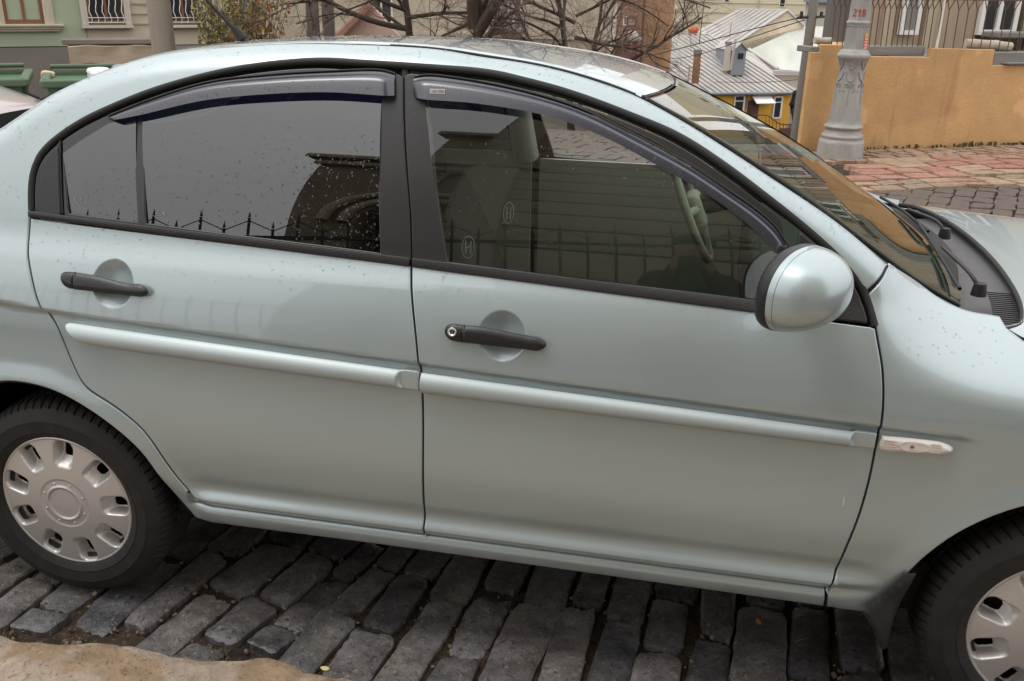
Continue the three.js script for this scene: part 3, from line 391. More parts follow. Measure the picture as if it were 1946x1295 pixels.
// cabin
{
  const cb = group('cabin', [0, 0, 0], car);
  mesh('dashboard', merge([sheet(20, 10, (u, v) => [lerp(1.78, 2.25, v) + 0.06 * Math.sin(u * Math.PI) * v, 0.98 + 0.03 * Math.sin(v * Math.PI) - 0.08 * Math.pow(1 - v, 4), lerp(lerp(-0.17, -0.42, v), lerp(-1.525, -1.275, v), u)]), rbox(0.12, 0.32, 1.36, 0.05, 1.84, 0.80, -0.8475)]), M.cabindark, cb);
  const sw = group('steering_wheel', [1.60, 0.955, -1.2], cb); sw.rotation.set(0, 0, 0.42); // rim, boss and spokes face backwards and up
  const ring = new THREE.TorusGeometry(0.18, 0.0135, 14, 64); ring.rotateY(Math.PI / 2); mesh('wheel_rim', ring, M.cabin, sw);
  mesh('wheel_boss', merge([rbox(0.05, 0.12, 0.15, 0.024, 0.015, -0.01, 0), ...[[0.02, 0.172], [0.02, -0.172]].map(([y, z]) => between([0.02, 0, z * 0.3], [0.0, y, z], 0.016, 0.012)), between([0.02, -0.03, 0], [0, -0.172, 0], 0.018, 0.012)]), M.cabin, sw); mesh('steering_column', between([0.03, 0, 0], [0.25, -0.03, 0], 0.035), M.cabindark, sw);
  for (const z of [-0.5, -1.2]) { const bk = rbox(0.13, 0.58, 0.46, 0.06); bk.rotateZ(0.42); bk.translate(0.84, 0.72, z); const hd = rbox(0.10, 0.15, 0.24, 0.045); hd.rotateZ(0.35); hd.translate(0.68, 1.06, z); mesh('front_seat', merge([rbox(0.5, 0.16, 0.5, 0.06, 1.2, 0.52, z), bk, hd]), M.seat, cb); }
  const rb = rbox(0.14, 0.55, 1.3, 0.06); rb.rotateZ(0.4); rb.translate(0.12, 0.8, -0.8475); mesh('rear_seat', merge([rbox(0.5, 0.18, 1.3, 0.06, 0.38, 0.55, -0.8475), rb]), M.seat, cb);
  const headl = sheet(10, 20, (u, v) => { const i = Math.round(lerp(iR, iH, v)), p = c2d[i]; return [p[0], p[1] - 0.035, lerp(p[2] - 0.03, -1.695 - p[2] + 0.03, u)]; }); mesh('headlining', headl, M.cabin, cb);
  const trim = (s) => merge([box(0.95, 0.62, 0.02, 1.5, s < 0 ? 0.64 : 0.72, s < 0 ? -0.14 : -1.555), box(0.75, 0.62, 0.02, 0.62, 0.74, s < 0 ? -0.15 : -1.545)]);
  mesh('door_card', trim(-1), M.cabin, cb); mesh('door_card', trim(1), M.cabin, cb);
  mesh('pillar_trim', between([0.97, 1.03, -1.56], [0.93, 1.42, -1.42], 0.05, 0.04), M.cabin, cb); mesh('pillar_trim', between([0.97, 1.03, -0.17], [0.93, 1.42, -0.30], 0.03, 0.03), M.cabin, cb);
}
// aerial at the back of the roof
{ const b = [0.33, 1.492, -0.62]; mesh('roof_aerial', merge([between([b[0] + 0.01, b[1] - 0.01, b[2]], [b[0] - 0.015, b[1] + 0.02, b[2]], 0.016, 0.010, 12), between([b[0] - 0.015, b[1] + 0.015, b[2]], [b[0] - 0.16, b[1] + 0.16, b[2]], 0.0058, 0.0035, 8)]), M.rubber, car); }
// wheels
function revolve(profile, n, mod) { const K = profile.length, P = [], ix = [], uv = []; for (let i = 0; i <= n; i++) { const a = i / n * 2 * Math.PI; for (let k = 0; k < K; k++) { let [r, z] = profile[k]; if (mod) [r, z] = mod(a, r, z, k); P.push(Math.cos(a) * r, Math.sin(a) * r, z); uv.push(a * 0.3 / 0.4, k / K * 0.4); } } for (let i = 0; i < n; i++) for (let k = 0; k < K - 1; k++) { const p = i * K + k; ix.push(p, p + K, p + K + 1, p, p + K + 1, p + 1); } return geoFrom(P, ix, null, uv); }
const gTyre = (() => {
  const p = [[0.175, -0.02], [0.19, -0.004], [0.198, 0.004], [0.206, 0.009], [0.215, 0.013], [0.2155, 0.0145], [0.2185, 0.0145], [0.219, 0.0135], [0.232, 0.0165], [0.245, 0.0165], [0.2455, 0.0178], [0.249, 0.0178], [0.2495, 0.0163], [0.262, 0.013], [0.274, 0.007], [0.280, 0.002], [0.2815, 0.0025], [0.285, -0.003], [0.290, -0.010], [0.2935, -0.018], [0.295, -0.026], [0.2965, -0.038]];
  for (let z = -0.044; z > -0.132; z -= 0.004) { const g = [-0.062, -0.086, -0.110].some((c) => Math.abs(z - c) < 0.003); p.push([g ? 0.289 : 0.298, z]); }
  p.push([0.2965, -0.136], [0.293, -0.152], [0.28, -0.17], [0.25, -0.18], [0.2, -0.17], [0.175, -0.15]);
  return revolve(p, 864, (a, r, z) => { const m = 72, ph = (a * m / (2 * Math.PI) + (z < -0.086 ? 0.5 : 0) + 8 * Math.abs(z + 0.086)) % 1; if (r > 0.279 && ph < 0.17) r -= 0.0065 * sst(0.278, 0.286, r); else if (r > 0.283 && ((ph - 0.17) * 5) % 1 < 0.17) r -= 0.0016; return [r, z]; });
})();
const gCap = (() => {
  const R = 0.1965, nr = 80, na = 540, P = [], ix = [], hole = (r, t) => { const dx = Math.max(0, Math.abs(r - 0.154) - 0.008), dy = Math.max(0, Math.abs(t) - 0.0035); return Math.hypot(dx, dy) < 0.0118; };
  const inf = []; for (let j = 0; j <= nr; j++) for (let i = 0; i <= na; i++) {
    const r = Math.max(0.0005, R * j / nr), a = i / na * 2 * Math.PI, k = ((a * 9 / (2 * Math.PI) + 0.5) % 1 - 0.5) * 2 * Math.PI / 9, t = Math.sin(k) * r;
    let z = 0.013 * (1 - (r / R) ** 2.2); z -= 0.0022 * sst(0.0475, 0.045, r); z += 0.002 * Math.exp(-(((r - 0.050) / 0.0028) ** 2)); z -= 0.0018 * (1 - sst(0.070, 0.0735, r)) * sst(0.052, 0.055, r); z += 0.0025 * sst(0.189, 0.192, r) * (1 - sst(0.1945, 0.1965, r));
    const dx = Math.max(0, Math.abs(r - 0.149) - 0.0195), dy = Math.max(0, Math.abs(t) - 0.0085 - 0.05 * Math.max(0, r - 0.13)), sd = Math.hypot(dx, dy) - 0.0175; z -= 0.034 * (1 - sst(-0.0095, 0.003, sd)) * (0.25 + 0.75 * sst(0.11, 0.145, r));
    if (r > R - 0.001) z = 0.0; P.push(Math.cos(a) * r, Math.sin(a) * r, z); inf.push([r, t]);
  }
  for (let j = 0; j < nr; j++) for (let i = 0; i < na; i++) { const p = j * (na + 1) + i, q = inf[p], r2 = inf[p + na + 2]; if (Math.abs(q[1] - r2[1]) < 0.02 && hole((q[0] + r2[0]) / 2, (q[1] + r2[1]) / 2)) continue; ix.push(p, p + na + 1, p + na + 2, p, p + na + 2, p + 1); }
  const s = P.length / 3; for (let i = 0; i <= na; i++) { const a = i / na * 2 * Math.PI; P.push(Math.cos(a) * R, Math.sin(a) * R, 0, Math.cos(a) * (R + 0.001), Math.sin(a) * (R + 0.001), -0.02); } for (let i = 0; i < na; i++) { const p = s + 2 * i; ix.push(p, p + 1, p + 3, p, p + 3, p + 2); }
  const g = geoFrom(P, ix), dots = []; for (let i = 0; i < 8; i++) { const a = i / 8 * 2 * Math.PI + 0.3, d = new THREE.SphereGeometry(0.0032, 10, 6); d.translate(Math.cos(a) * 0.062, Math.sin(a) * 0.062, 0.0105); dots.push(d); }
  return merge([g, ...dots]);
})();
const gRim = merge([revolve([[0.19, -0.012], [0.178, -0.03], [0.17, -0.07], [0.14, -0.06], [0.09, -0.045], [0.06, -0.03], [0.001, -0.03]], 60), ...[0, 1, 2, 3].map((i) => { const g = new THREE.CylinderGeometry(0.012, 0.012, 0.03, 6); g.rotateX(Math.PI / 2); g.translate(Math.cos(i * 1.57) * 0.055, Math.sin(i * 1.57) * 0.055, -0.02); return g; })]);
function wheel(x, y, z, spin, flip) {
  const w = group('wheel', [x, y, z], car); w.rotation.set(0, flip ? Math.PI : 0, spin);
  mesh('tyre', gTyre, M.tyre, w); mesh('wheel_rim', gRim, M.steel, w); mesh('hubcap', gCap, M.cap, w);
}
wheel(0, 0.296, -0.038, 0.06, false); wheel(2.5, 0.296, -0.036, 0.0, false); wheel(0, 0.296, -1.657, 0, true); wheel(2.5, 0.296, -1.659, 0, true);
// small marks: etched ovals on the front glass, glass maker's marks, a paint scratch
{
  const oval = (x, y, w, h, parent) => { const p = []; for (let i = 0; i < 30; i++) { const a = i / 30 * 6.283; p.push([x + Math.cos(a) * w, y + Math.sin(a) * h, glassF(x + Math.cos(a) * w, y + Math.sin(a) * h) + 0.0015]); } const m = std([0.10, 0.098, 0.085], 0.7); mesh('glass_sticker', merge([tube(p, 0.0011, 60, 5, true), tube([[x - w * 0.45, y + h * 0.62, glassF(x, y + h * 0.6) + 0.0015], [x - w * 0.3, y - h * 0.6, glassF(x, y - h * 0.6) + 0.0015]], 0.0016, 8, 5), tube([[x + w * 0.35, y + h * 0.6, glassF(x, y + h * 0.6) + 0.0015], [x + w * 0.45, y - h * 0.62, glassF(x, y - h * 0.6) + 0.0015]], 0.0016, 8, 5), tube([[x - w * 0.4, y - h * 0.15, glassF(x, y) + 0.0015], [x + w * 0.4, y + h * 0.15, glassF(x, y) + 0.0015]], 0.0016, 8, 5)]), m, parent); };
  oval(1.205, 1.158, 0.0115, 0.0225, frontDoor); oval(1.117, 1.078, 0.015, 0.024, frontDoor);
  const mark = (x, y, parent, seed) => { const r = rng(seed), l = []; for (let i = 0; i < 16; i++) { const a = x + (r() - 0.5) * 0.03, b = y + (r() - 0.5) * 0.02; l.push(box(0.002 + r() * 0.004, 0.0018, 0.0006, a, b, glassF(a, b) + 0.0012)); } tag(mesh('glass_marking', merge(l), std([0.35, 0.35, 0.35], 0.8), parent), null, null, null, 'stuff'); };
  mark(0.345, 1.106, rearDoor, 3); mark(0.12, 1.115, rearDoor, 4);
  mesh('paint_scratch', tube([[1.989, 0.605, SD(1.989, 0.605) + 0.0003], [1.9905, 0.596, SD(1.99, 0.596) + 0.0004], [1.990, 0.585, SD(1.99, 0.585) + 0.0003]], 0.0009, 8, 5), std([0.8, 0.8, 0.8], 0.6), frontDoor);
}
// rain drops standing on the paint and the glass
{
  const r = rng(404), g = new THREE.SphereGeometry(1, 10, 5, 0, Math.PI * 2, 0, Math.PI / 2); g.rotateX(Math.PI / 2);
  const wm = phy([0.97, 0.98, 0.98], 0.02, { transmission: 1, thickness: 0.002, ior: 1.33 });
  const inside = (p, x, y) => { let c = false; for (let i = 0, j = p.length - 1; i < p.length; j = i++) if ((p[i][1] > y) !== (p[j][1] > y) && x < (p[j][0] - p[i][0]) * (y - p[i][1]) / (p[j][1] - p[i][1]) + p[i][0]) c = !c; return c; };
  const put = (parent, list) => { const im = new THREE.InstancedMesh(g, wm, list.length), d = new THREE.Object3D(); list.forEach(([p, n, s], i) => { d.position.set(...p); d.quaternion.setFromUnitVectors(V(0, 0, 1), V(...n).normalize()); d.scale.set(s * (0.8 + r() * 0.5), s * (0.8 + r() * 0.6), s * 0.42); d.updateMatrix(); im.setMatrixAt(i, d.matrix); }); im.name = 'rain_drops'; tag(im, null, null, null, 'stuff'); parent.add(im); };
  const size = () => 0.0008 + Math.pow(r(), 2.6) * 0.0019;
  const onSide = (poly, f, n, w) => { let x0 = 9, x1 = -9, y0 = 9, y1 = -9; for (const q of poly) { x0 = Math.min(x0, q[0]); x1 = Math.max(x1, q[0]); y0 = Math.min(y0, q[1]); y1 = Math.max(y1, q[1]); } const o = []; let k = 0; while (o.length < n && k++ < n * 40) { const x = lerp(x0, x1, r()), y = lerp(y0, y1, r()); if (!inside(poly, x, y) || r() > w(x, y)) continue; o.push([[x, y, f(x, y)], surfNormal(f, x, y), size()]); } return o; };
  put(rearDoor, [...onSide(rHole, glassF, 800, (x, y) => sst(1.345, 1.24, y) * (0.25 + 0.75 * sst(0.3, 0.85, x))), ...onSide(qHole, glassF, 120, (x, y) => sst(1.26, 1.15, y)), ...onSide(rearDoorOut, SD, 330, (x, y) => sst(0.93, 1.02, y)), ...onSide(bUp.concat([[0.91, 1.1], [0.88, 1.4]]), sashF, 40, () => 1)]);
  put(frontDoor, [...onSide(fHole, glassF, 300, (x, y) => sst(1.36, 1.27, y) * sst(1.04, 1.12, y)), ...onSide(frontDoorOut, SD, 170, (x, y) => sst(0.93, 1.0, y)), ...onSide([...bUp, [1.06, 1.06], [0.98, 1.4]], sashF, 60, () => 1)]);
  const vis = (T, B, n) => { const t = resample(T, 60), b = resample(B, 60), o = []; for (let i = 0; i < n; i++) { const k = Math.floor(2 + r() * 56), u = 0.12 + 0.8 * r(), x = lerp(t[k][0], b[k][0], u), y = lerp(t[k][1], b[k][1], u), off = u < 0.4 ? lerp(0.006, 0.0215, (u - 0.1) / 0.3) : 0.0235; o.push([[x, y, S(x, y) + 0.001 + off], [0, 0.5, 1], size() * 1.15]); } return o; };
  put(rearDoor, vis(D.RVT, D.RVB, 190)); put(frontDoor, vis(D.FVT, D.FVB, 230));
  const rail = []; for (let i = 0; i < 700; i++) { const t = r(), k = Math.floor(t * (C2.length - 2)), p = C2[k], u = 0.03 + 0.5 * r(), q = C1[Math.min(C1.length - 1, Math.floor(lerp(12, C1.length - 14, t)))], x = lerp(p[0], q[0], u), y = lerp(p[1], q[1], u); rail.push([[x, y, railF(x, y)], surfNormal(railF, x, y), size() * 0.85]); }
  const quarter = onSide([[-0.2, 0.9], [-0.03, 0.95], [-0.05, 1.15], [0.15, 1.36], [0.05, 1.38], [-0.16, 1.25], [-0.25, 1.15]], railF, 160, (x, y) => sst(0.95, 1.1, y));
  const top = (geo, n, zmin) => { const p = geo.attributes.position, q = geo.attributes.normal, o = []; let k = 0; while (o.length < n && k++ < n * 30) { const i = Math.floor(r() * (p.count - 60)), j = i + (r() < 0.5 ? 1 : 0), l = r(); const z = lerp(p.getZ(i), p.getZ(j), l); if (Math.abs(p.getZ(i) - p.getZ(j)) > 0.1 || z < zmin) continue; o.push([[lerp(p.getX(i), p.getX(j), l), lerp(p.getY(i), p.getY(j), l), z], [q.getX(i), Math.abs(q.getY(i)), q.getZ(i)], size() * 0.95]); } return o; };
  const find = (n) => car.children.find((c) => c.name === n).geometry;
  put(car, [...rail, ...quarter, ...top(find('roof'), 900, -1.3), ...top(find('bonnet'), 260, -1.5), ...onSide([[2.06, 0.93], [2.32, 0.90], [2.31, 0.95], [2.2, 0.98], [2.05, 1.07]], wingF, 90, () => 1)]);
  put(car, top(find('windscreen'), 520, -1.1));
}
// ---------------------------------------------------------------- ground, street, pavements
const gy = (x, z) => { const t = -z - 8.6; return -0.162 * (t > 0 ? Math.min(t * t / (t + 1.2), 62) : 0); };
const TX = {};
{
  const a = fbm(11, 8, 5), b = fbm(12, 32, 4, 0.65), c = fbm(13, 4, 4), k = fbm(14, 64, 2);
  TX.stone = tex(512, (u, v) => { const s = 0.72 + 0.42 * (a(u, v) - 0.5) + 0.34 * (b(u, v) - 0.5); const w = c(u, v), pit = k(u, v) > 0.74 ? 0.75 : 1, fl = k(v, u) > 0.79 ? 1.35 : 1; return [s * pit * fl * (0.99 + 0.05 * w), s * pit * fl * (0.975 + 0.01 * w), s * pit * fl * (0.99 - 0.06 * w)]; }, true);
  TX.stoneB = tex(512, (u, v) => 0.5 + 0.6 * (b(u, v) - 0.5) + 0.5 * (a(u, v) - 0.5));
  TX.dirt = tex(512, (u, v) => { const s = 0.62 + 0.6 * (b(u, v) - 0.5) + 0.35 * (a(u, v) - 0.5), g = k(u, v) > 0.7 ? 1.5 : 1; return [s * g, s * g * 0.86, s * g * 0.72]; }, true);
  TX.plaster = tex(512, (u, v) => { const s = 0.9 + 0.16 * (c(u, v) - 0.5) + 0.12 * (a(u, v) - 0.5) + 0.05 * (b(u, v) - 0.5); return [s, s * 0.99, s * (0.96 + 0.06 * (c(v, u) - 0.5))]; }, true);
  TX.wall = tex(1024, (u, v) => { const big = c(u, v), mid = a(u, v), streak = b(u * 1.0, v * 0.07), s = 0.93 + 0.12 * (big - 0.5) + 0.10 * (mid - 0.5) + 0.06 * (b(u, v) - 0.5), st = sst(0.56, 0.72, c(v, u)) * 0.07 + sst(0.6, 0.75, streak) * 0.05, pale = sst(0.62, 0.74, a(v + 0.37, u + 0.11)) * 0.1; return [s * (1 - st) + pale, s * (0.99 - st * 1.05) + pale, s * (0.97 - st) + pale * 1.3]; }, true);
  TX.plasterB = tex(256, (u, v) => 0.5 + 0.5 * (b(u, v) - 0.5) + 0.3 * (a(u, v) - 0.5));
  TX.sand = tex(512, (u, v) => { const w = a(u, v), s = 0.86 + 0.22 * (w - 0.5) + 0.2 * (b(u, v) - 0.5), st = sst(0.58, 0.72, c(u, v)), pit = k(u, v) > 0.76 ? 0.8 : 1; return [s * pit * (1 - 0.1 * st), s * pit * (0.93 - 0.14 * st), s * pit * (0.86 - 0.2 * st)]; }, true);
}
const tx = (t, r) => { const c = t.clone(); c.repeat.set(r, r); c.needsUpdate = true; return c; };
const dirtM = std([0.10, 0.083, 0.066], 0.95, { map: tx(TX.dirt, 1.6), bumpMap: tx(TX.stoneB, 3), bumpScale: 0.012 });
{
  const N = 150, xs = [], zs = []; const warp = (t, lo, hi, c) => { const s = Math.sinh(t * 4.2) / Math.sinh(4.2); return s > 0 ? c + s * (hi - c) : c + s * (c - lo); };
  const P = [], ix = [], uv = [];
  for (let j = 0; j <= N; j++) for (let i = 0; i <= N; i++) { const x = warp(i / N * 2 - 1, -420, 420, 1), z = warp(j / N * 2 - 1, -420, 60, -1); P.push(x, gy(x, z) - 0.028, z); uv.push(x, z); }
  for (let j = 0; j < N; j++) for (let i = 0; i < N; i++) { const a = j * (N + 1) + i; ix.push(a, a + N + 1, a + N + 2, a, a + N + 2, a + 1); }
  structure(mesh('ground', geoFrom(P, ix, null, uv), dirtM), 'brown dirt ground showing in the joints between the cobblestones');
}
// one worn setts: irregular outline, rounded shoulders, slightly domed and rough top
const stoneMats = [[0.165, 0.171, 0.18], [0.215, 0.219, 0.226], [0.138, 0.142, 0.15], [0.25, 0.243, 0.238], [0.19, 0.186, 0.188], [0.275, 0.274, 0.272]].map((c, i) => std(c, [0.38, 0.48, 0.34, 0.55, 0.45, 0.55][i], { map: tx(TX.stone, 2.1), bumpMap: tx(TX.stoneB, 4.2), bumpScale: 0.004 }));
function sett(w, l, seed, fine, rough = 1, thick = 0.09) {       // top near y = 0, long side along z
  const r = rng(seed), nr = fine ? 7 : 3, na = fine ? 36 : 16, P = [0, 0, 0], ix = [], uv = [], cr = [];
  for (let k = 0; k < 4; k++) cr.push([(r() - 0.5) * 0.16 * w, (r() - 0.5) * 0.1 * l]);
  const ph = r() * 9, ou = r() * 5, ov = r() * 5, tiltx = (r() - 0.5) * 0.05, tiltz = (r() - 0.5) * 0.04, ex = 0.09 + r() * 0.10;
  const top = (x, z, s) => (0.002 + 0.004 * r.q) * (1 - s * s) - 0.0045 * Math.pow(s, 12) + tiltx * x + tiltz * z + rough * (0.0045 * n3((x + ph) * 16, ph * 3, z * 16) + 0.0025 * n3((x + ph) * 42, ph, z * 42)); r.q = r();
  const rim = (a) => { let c = Math.cos(a), s = Math.sin(a); const m = Math.pow(Math.pow(Math.abs(c), 2 / ex) + Math.pow(Math.abs(s), 2 / ex), -ex / 2); let x = c * m * w / 2, z = s * m * l / 2; const u = clamp(x / w + 0.5, 0, 1), v = clamp(z / l + 0.5, 0, 1); const d = [0, 1].map((q) => lerp(lerp(cr[0][q], cr[1][q], u), lerp(cr[2][q], cr[3][q], u), v)); x += d[0]; z += d[1]; const j = 1 + rough * (0.05 * n3(c * 2.2 + ph, s * 2.2, 1) + 0.035 * n3(c * 6 + ph, s * 6, 5) + 0.02 * n3(c * 15 + ph, s * 15, 2)); return [x * j, z * j]; };
  const R = []; for (let i = 0; i < na; i++) R.push(rim(i / na * 2 * Math.PI));
  P[1] = top(0, 0, 0);
  for (let k = 1; k <= nr + 2; k++) for (let i = 0; i < na; i++) { const s = k <= nr ? Math.pow(k / nr, 0.72) : 1 + 0.010 * (k - nr), x = R[i][0] * s, z = R[i][1] * s; P.push(x, k <= nr ? top(x, z, s) : k === nr + 1 ? top(x / s, z / s, 1) - 0.011 : -thick, z); }
  for (let i = 0; i < P.length; i += 3) uv.push(P[i] + ou, P[i + 2] + ov);
  for (let i = 0; i < na; i++) ix.push(0, 1 + (i + 1) % na, 1 + i);
  for (let k = 0; k < nr + 1; k++) for (let i = 0; i < na; i++) { const a = 1 + k * na + i, b = 1 + k * na + (i + 1) % na; ix.push(a, b, b + na, a, b + na, a + na); }
  return BGU.toCreasedNormals(geoFrom(P, ix, null, uv), 0.55);
}
const street = structure(group('cobbled_street'), 'street of dark worn cobblestones under and beyond the car');
{
  const r = rng(77); let x = -0.85, n = 0;
  const Lf = (q) => 0.09 + 0.2 * Math.exp(-(((q - 0.5) / 0.27) ** 2)), dL = (q) => (Lf(q + 0.01) - Lf(q - 0.01)) / 0.02;
  while (x < 2.75) {
    const w = 0.106 + r() * 0.034, xm = x + w / 2; let z = 0.26 - r() * 0.2;
    while (z > -1.25) {
      let l = 0.2 + r() * 0.19; if (z > 0.05 && r() < 0.35) l = 0.09 + r() * 0.06; const cz = z - l / 2, cx = xm - Lf(xm) * cz + (r() - 0.5) * 0.008, ww = w * clamp(1 - dL(xm) * cz, 0.8, 1.2);
      const broken = r() < 0.16, s = mesh('cobblestone', sett(ww - 0.007 - r() * 0.012, l - 0.011 - r() * 0.012, 1000 + n, true, broken ? 1.7 : 1), stoneMats[broken ? 3 + Math.floor(r() * 3) : Math.floor(r() * 5)], street);
      s.position.set(cx, -0.004 - r() * 0.010 - (broken ? 0.006 : 0), cz); s.rotation.y = -Math.atan(Lf(xm)) + (r() - 0.5) * 0.07; n++; z -= l;
    }
    x += w + 0.003;
  }
  // flat broken slabs set along the foot of the pavement edge
  for (const [a, b, w, l, t, m] of [[0.055, 0.195, 0.12, 0.05, 1.5, 5], [0.20, 0.185, 0.15, 0.06, 1.62, 5], [0.405, 0.165, 0.06, 0.04, 1.2, 3], [0.60, 0.20, 0.16, 0.07, 1.55, 5], [0.83, 0.20, 0.15, 0.08, 1.6, 3], [1.06, 0.175, 0.2, 0.08, 1.58, 5]]) { const s = mesh('cobblestone', sett(l, w, 5000 + n++, true, 1.5), stoneMats[m], street); s.position.set(a, -0.014, b); s.rotation.y = t; }
}
// the street beyond the bonnet and its pavement
const inRoad = (x, z) => z > (x > 2.25 ? -6.95 - 0.42 * (x - 3.4) : -14) && z < -1.3;       // edge of the road
{
  const r = rng(78), farM = [[0.26, 0.225, 0.205], [0.29, 0.25, 0.225], [0.23, 0.205, 0.195], [0.31, 0.27, 0.24]].map((c) => std(c, 0.45, { map: tx(TX.stone, 1.6), bumpMap: tx(TX.stoneB, 3), bumpScale: 0.005 }));
  const shapes = Array.from({ length: 14 }, (_, i) => sett(1, 1, 3000 + i, false, 0.55, 0.3));
  const ang = -0.30, ca = Math.cos(ang), sa = Math.sin(ang), rest = [], list = [];
  for (let u = -6; u < 14; u += 0.165) { let v = -16 + r() * 0.2; while (v < 4) { const l = 0.2 + r() * 0.1, x = 2 + u * ca + (v + l / 2) * sa, z = -6 - u * sa + (v + l / 2) * ca; v += l; if (!inRoad(x, z) || x < -5 || x > 9) continue; const seen = x > 1.9 && x < 5.4 && z < -3.4 && x > 2.6 - (z + 4) * 0.25 - 0.7; list.push([x, z, l, seen]); } }
  list.sort((a, b) => (b[3] - a[3]) || (b[1] - a[1])); let n = 0;
  for (const [x, z, l, seen] of list) {
    const g = shapes[Math.floor(r() * 14)], y = gy(x, z) - 0.006 - r() * 0.006, a = ang + (r() - 0.5) * 0.05;
    if (seen && n < 168) { const m = mesh('cobblestone', g, farM[Math.floor(r() * 4)], street); m.scale.set(0.156, 0.4, l - 0.011); m.position.set(x, y, z); m.rotation.y = a; n++; }
    else { const c = g.clone(); c.scale(0.156, 0.4, l - 0.011); c.rotateY(a); c.translate(x, y, z); rest.push(c); }
  }
  tag(mesh('cobblestones', merge(rest), farM[0], street), null, null, null, 'stuff');
}
// pavement on the far corner: pinkish slabs in the bend, tan setts behind, a worn kerb row
const pave = structure(group('far_pavement'), 'uneven pavement of pink and tan paving stones below the orange wall');
{
  const r = rng(79), pm = [[0.50, 0.30, 0.27], [0.55, 0.36, 0.31], [0.52, 0.43, 0.36], [0.56, 0.46, 0.38], [0.46, 0.36, 0.30], [0.42, 0.37, 0.31]].map((c) => std(c, 0.8, { map: tx(TX.sand, 1.2), bumpMap: tx(TX.stoneB, 3), bumpScale: 0.005 }));
  const shapes = Array.from({ length: 10 }, (_, i) => sett(1, 1, 3100 + i, false, 0.35, 0.4));
  const put = (x, z, w, l, a, c, y) => { const m = mesh('paving_stone', shapes[Math.floor(r() * 10)], c, pave); m.scale.set(w, 0.4, l); m.position.set(x, y, z); m.rotation.y = a; };
  // rows follow the wall foot line, from kerb outwards
  const A = [2.3, -8.35], dir = [0.887, -0.461], nrm = [0.461, 0.887];
  const edge = (x) => -6.95 - 0.42 * (x - 3.4);
  const rows = [[0.10, 0.20, 0.15], [0.26, 0.18, 0.15], [0.41, 0.2, 0.15], [0.56, 0.18, 0.15], [0.72, 0.36, 0.24], [0.97, 0.38, 0.24], [1.22, 0.34, 0.24], [1.45, 0.32, 0.2], [1.66, 0.24, 0.17], [1.84, 0.28, 0.17], [2.02, 0.26, 0.16], [2.19, 0.24, 0.16]];
  rows.forEach(([o, w, l], k) => { let s = -0.4 + r() * 0.3 + (k > 3 && k < 8 ? 0.9 - 0.2 * (k - 4) : 0); const end = 4.4; while (s < end) { const ww = w * (0.85 + r() * 0.4), x = A[0] + dir[0] * (s + ww / 2) + nrm[0] * o, z = A[1] + dir[1] * (s + ww / 2) + nrm[1] * o; s += ww + 0.008; if (z > edge(x) + 0.2) continue; const pink = k >= 4 && k <= 7; const c = pink ? pm[r() < 0.62 ? Math.floor(r() * 2) : 2 + Math.floor(r() * 2)] : k < 4 ? pm[2 + Math.floor(r() * 3)] : pm[3 + Math.floor(r() * 3)]; put(x, z, ww - 0.012, l - 0.012, 0.479 + (r() - 0.5) * 0.03, c, 0.004 + (pink ? 0.012 : 0) + r() * 0.008); } });
}
// the kerb stone at the photographer's feet
{
  const M2 = std([0.475, 0.435, 0.39], 0.82, { map: tx(TX.sand, 1.7), bumpMap: tx(TX.stoneB, 3.1), bumpScale: 0.008 });
  const edgeZ = (x) => 0.232 - 0.022 * sst(0.45, 0.8, x) + 0.012 * Math.sin(x * 5.2 + 1) + 0.014 * n3(x * 6, 1, 2) + 0.008 * n3(x * 19, 4, 2) + 0.005 * n3(x * 47, 2, 2);
  const prof2 = [[0.0, -0.13], [0.006, -0.06], [0.01, -0.02], [0.02, -0.007], [0.045, 0.0]];
  const g = sheet(190, 75, (u, v) => { const x = lerp(-1.6, 3.4, u), e = edgeZ(x); let z, y; const k = v * 75; if (k < 4) { const i = Math.floor(k), f = k - i, p = prof2[i], q = prof2[i + 1]; z = e + lerp(p[0], q[0], f); y = lerp(p[1], q[1], f); } else { const t = (k - 4) / 71; z = e + 0.045 + t * t * 2.4 + t * 0.25; y = 0; } const w = sst(-0.06, 0, y); return [x, 0.102 + y + w * (0.010 * n3(x * 3.2, 0, z * 3.2) + 0.006 * n3(x * 11, 3, z * 11) + 0.0028 * n3(x * 34, 6, z * 34)) + (y < -0.03 ? 0.0 : 0) - 0.018 * Math.exp(-((x - 0.02) ** 2 + (z - 0.36) ** 2) / 0.0016), z]; }, (u, v) => [u * 5, v * 3]);
  const pos = g.attributes.position, uv = g.attributes.uv; for (let i = 0; i < pos.count; i++) uv.setXY(i, pos.getX(i), pos.getZ(i));
  structure(mesh('near_pavement', g, M2), 'worn tan sandstone pavement edge at the lower left');
}
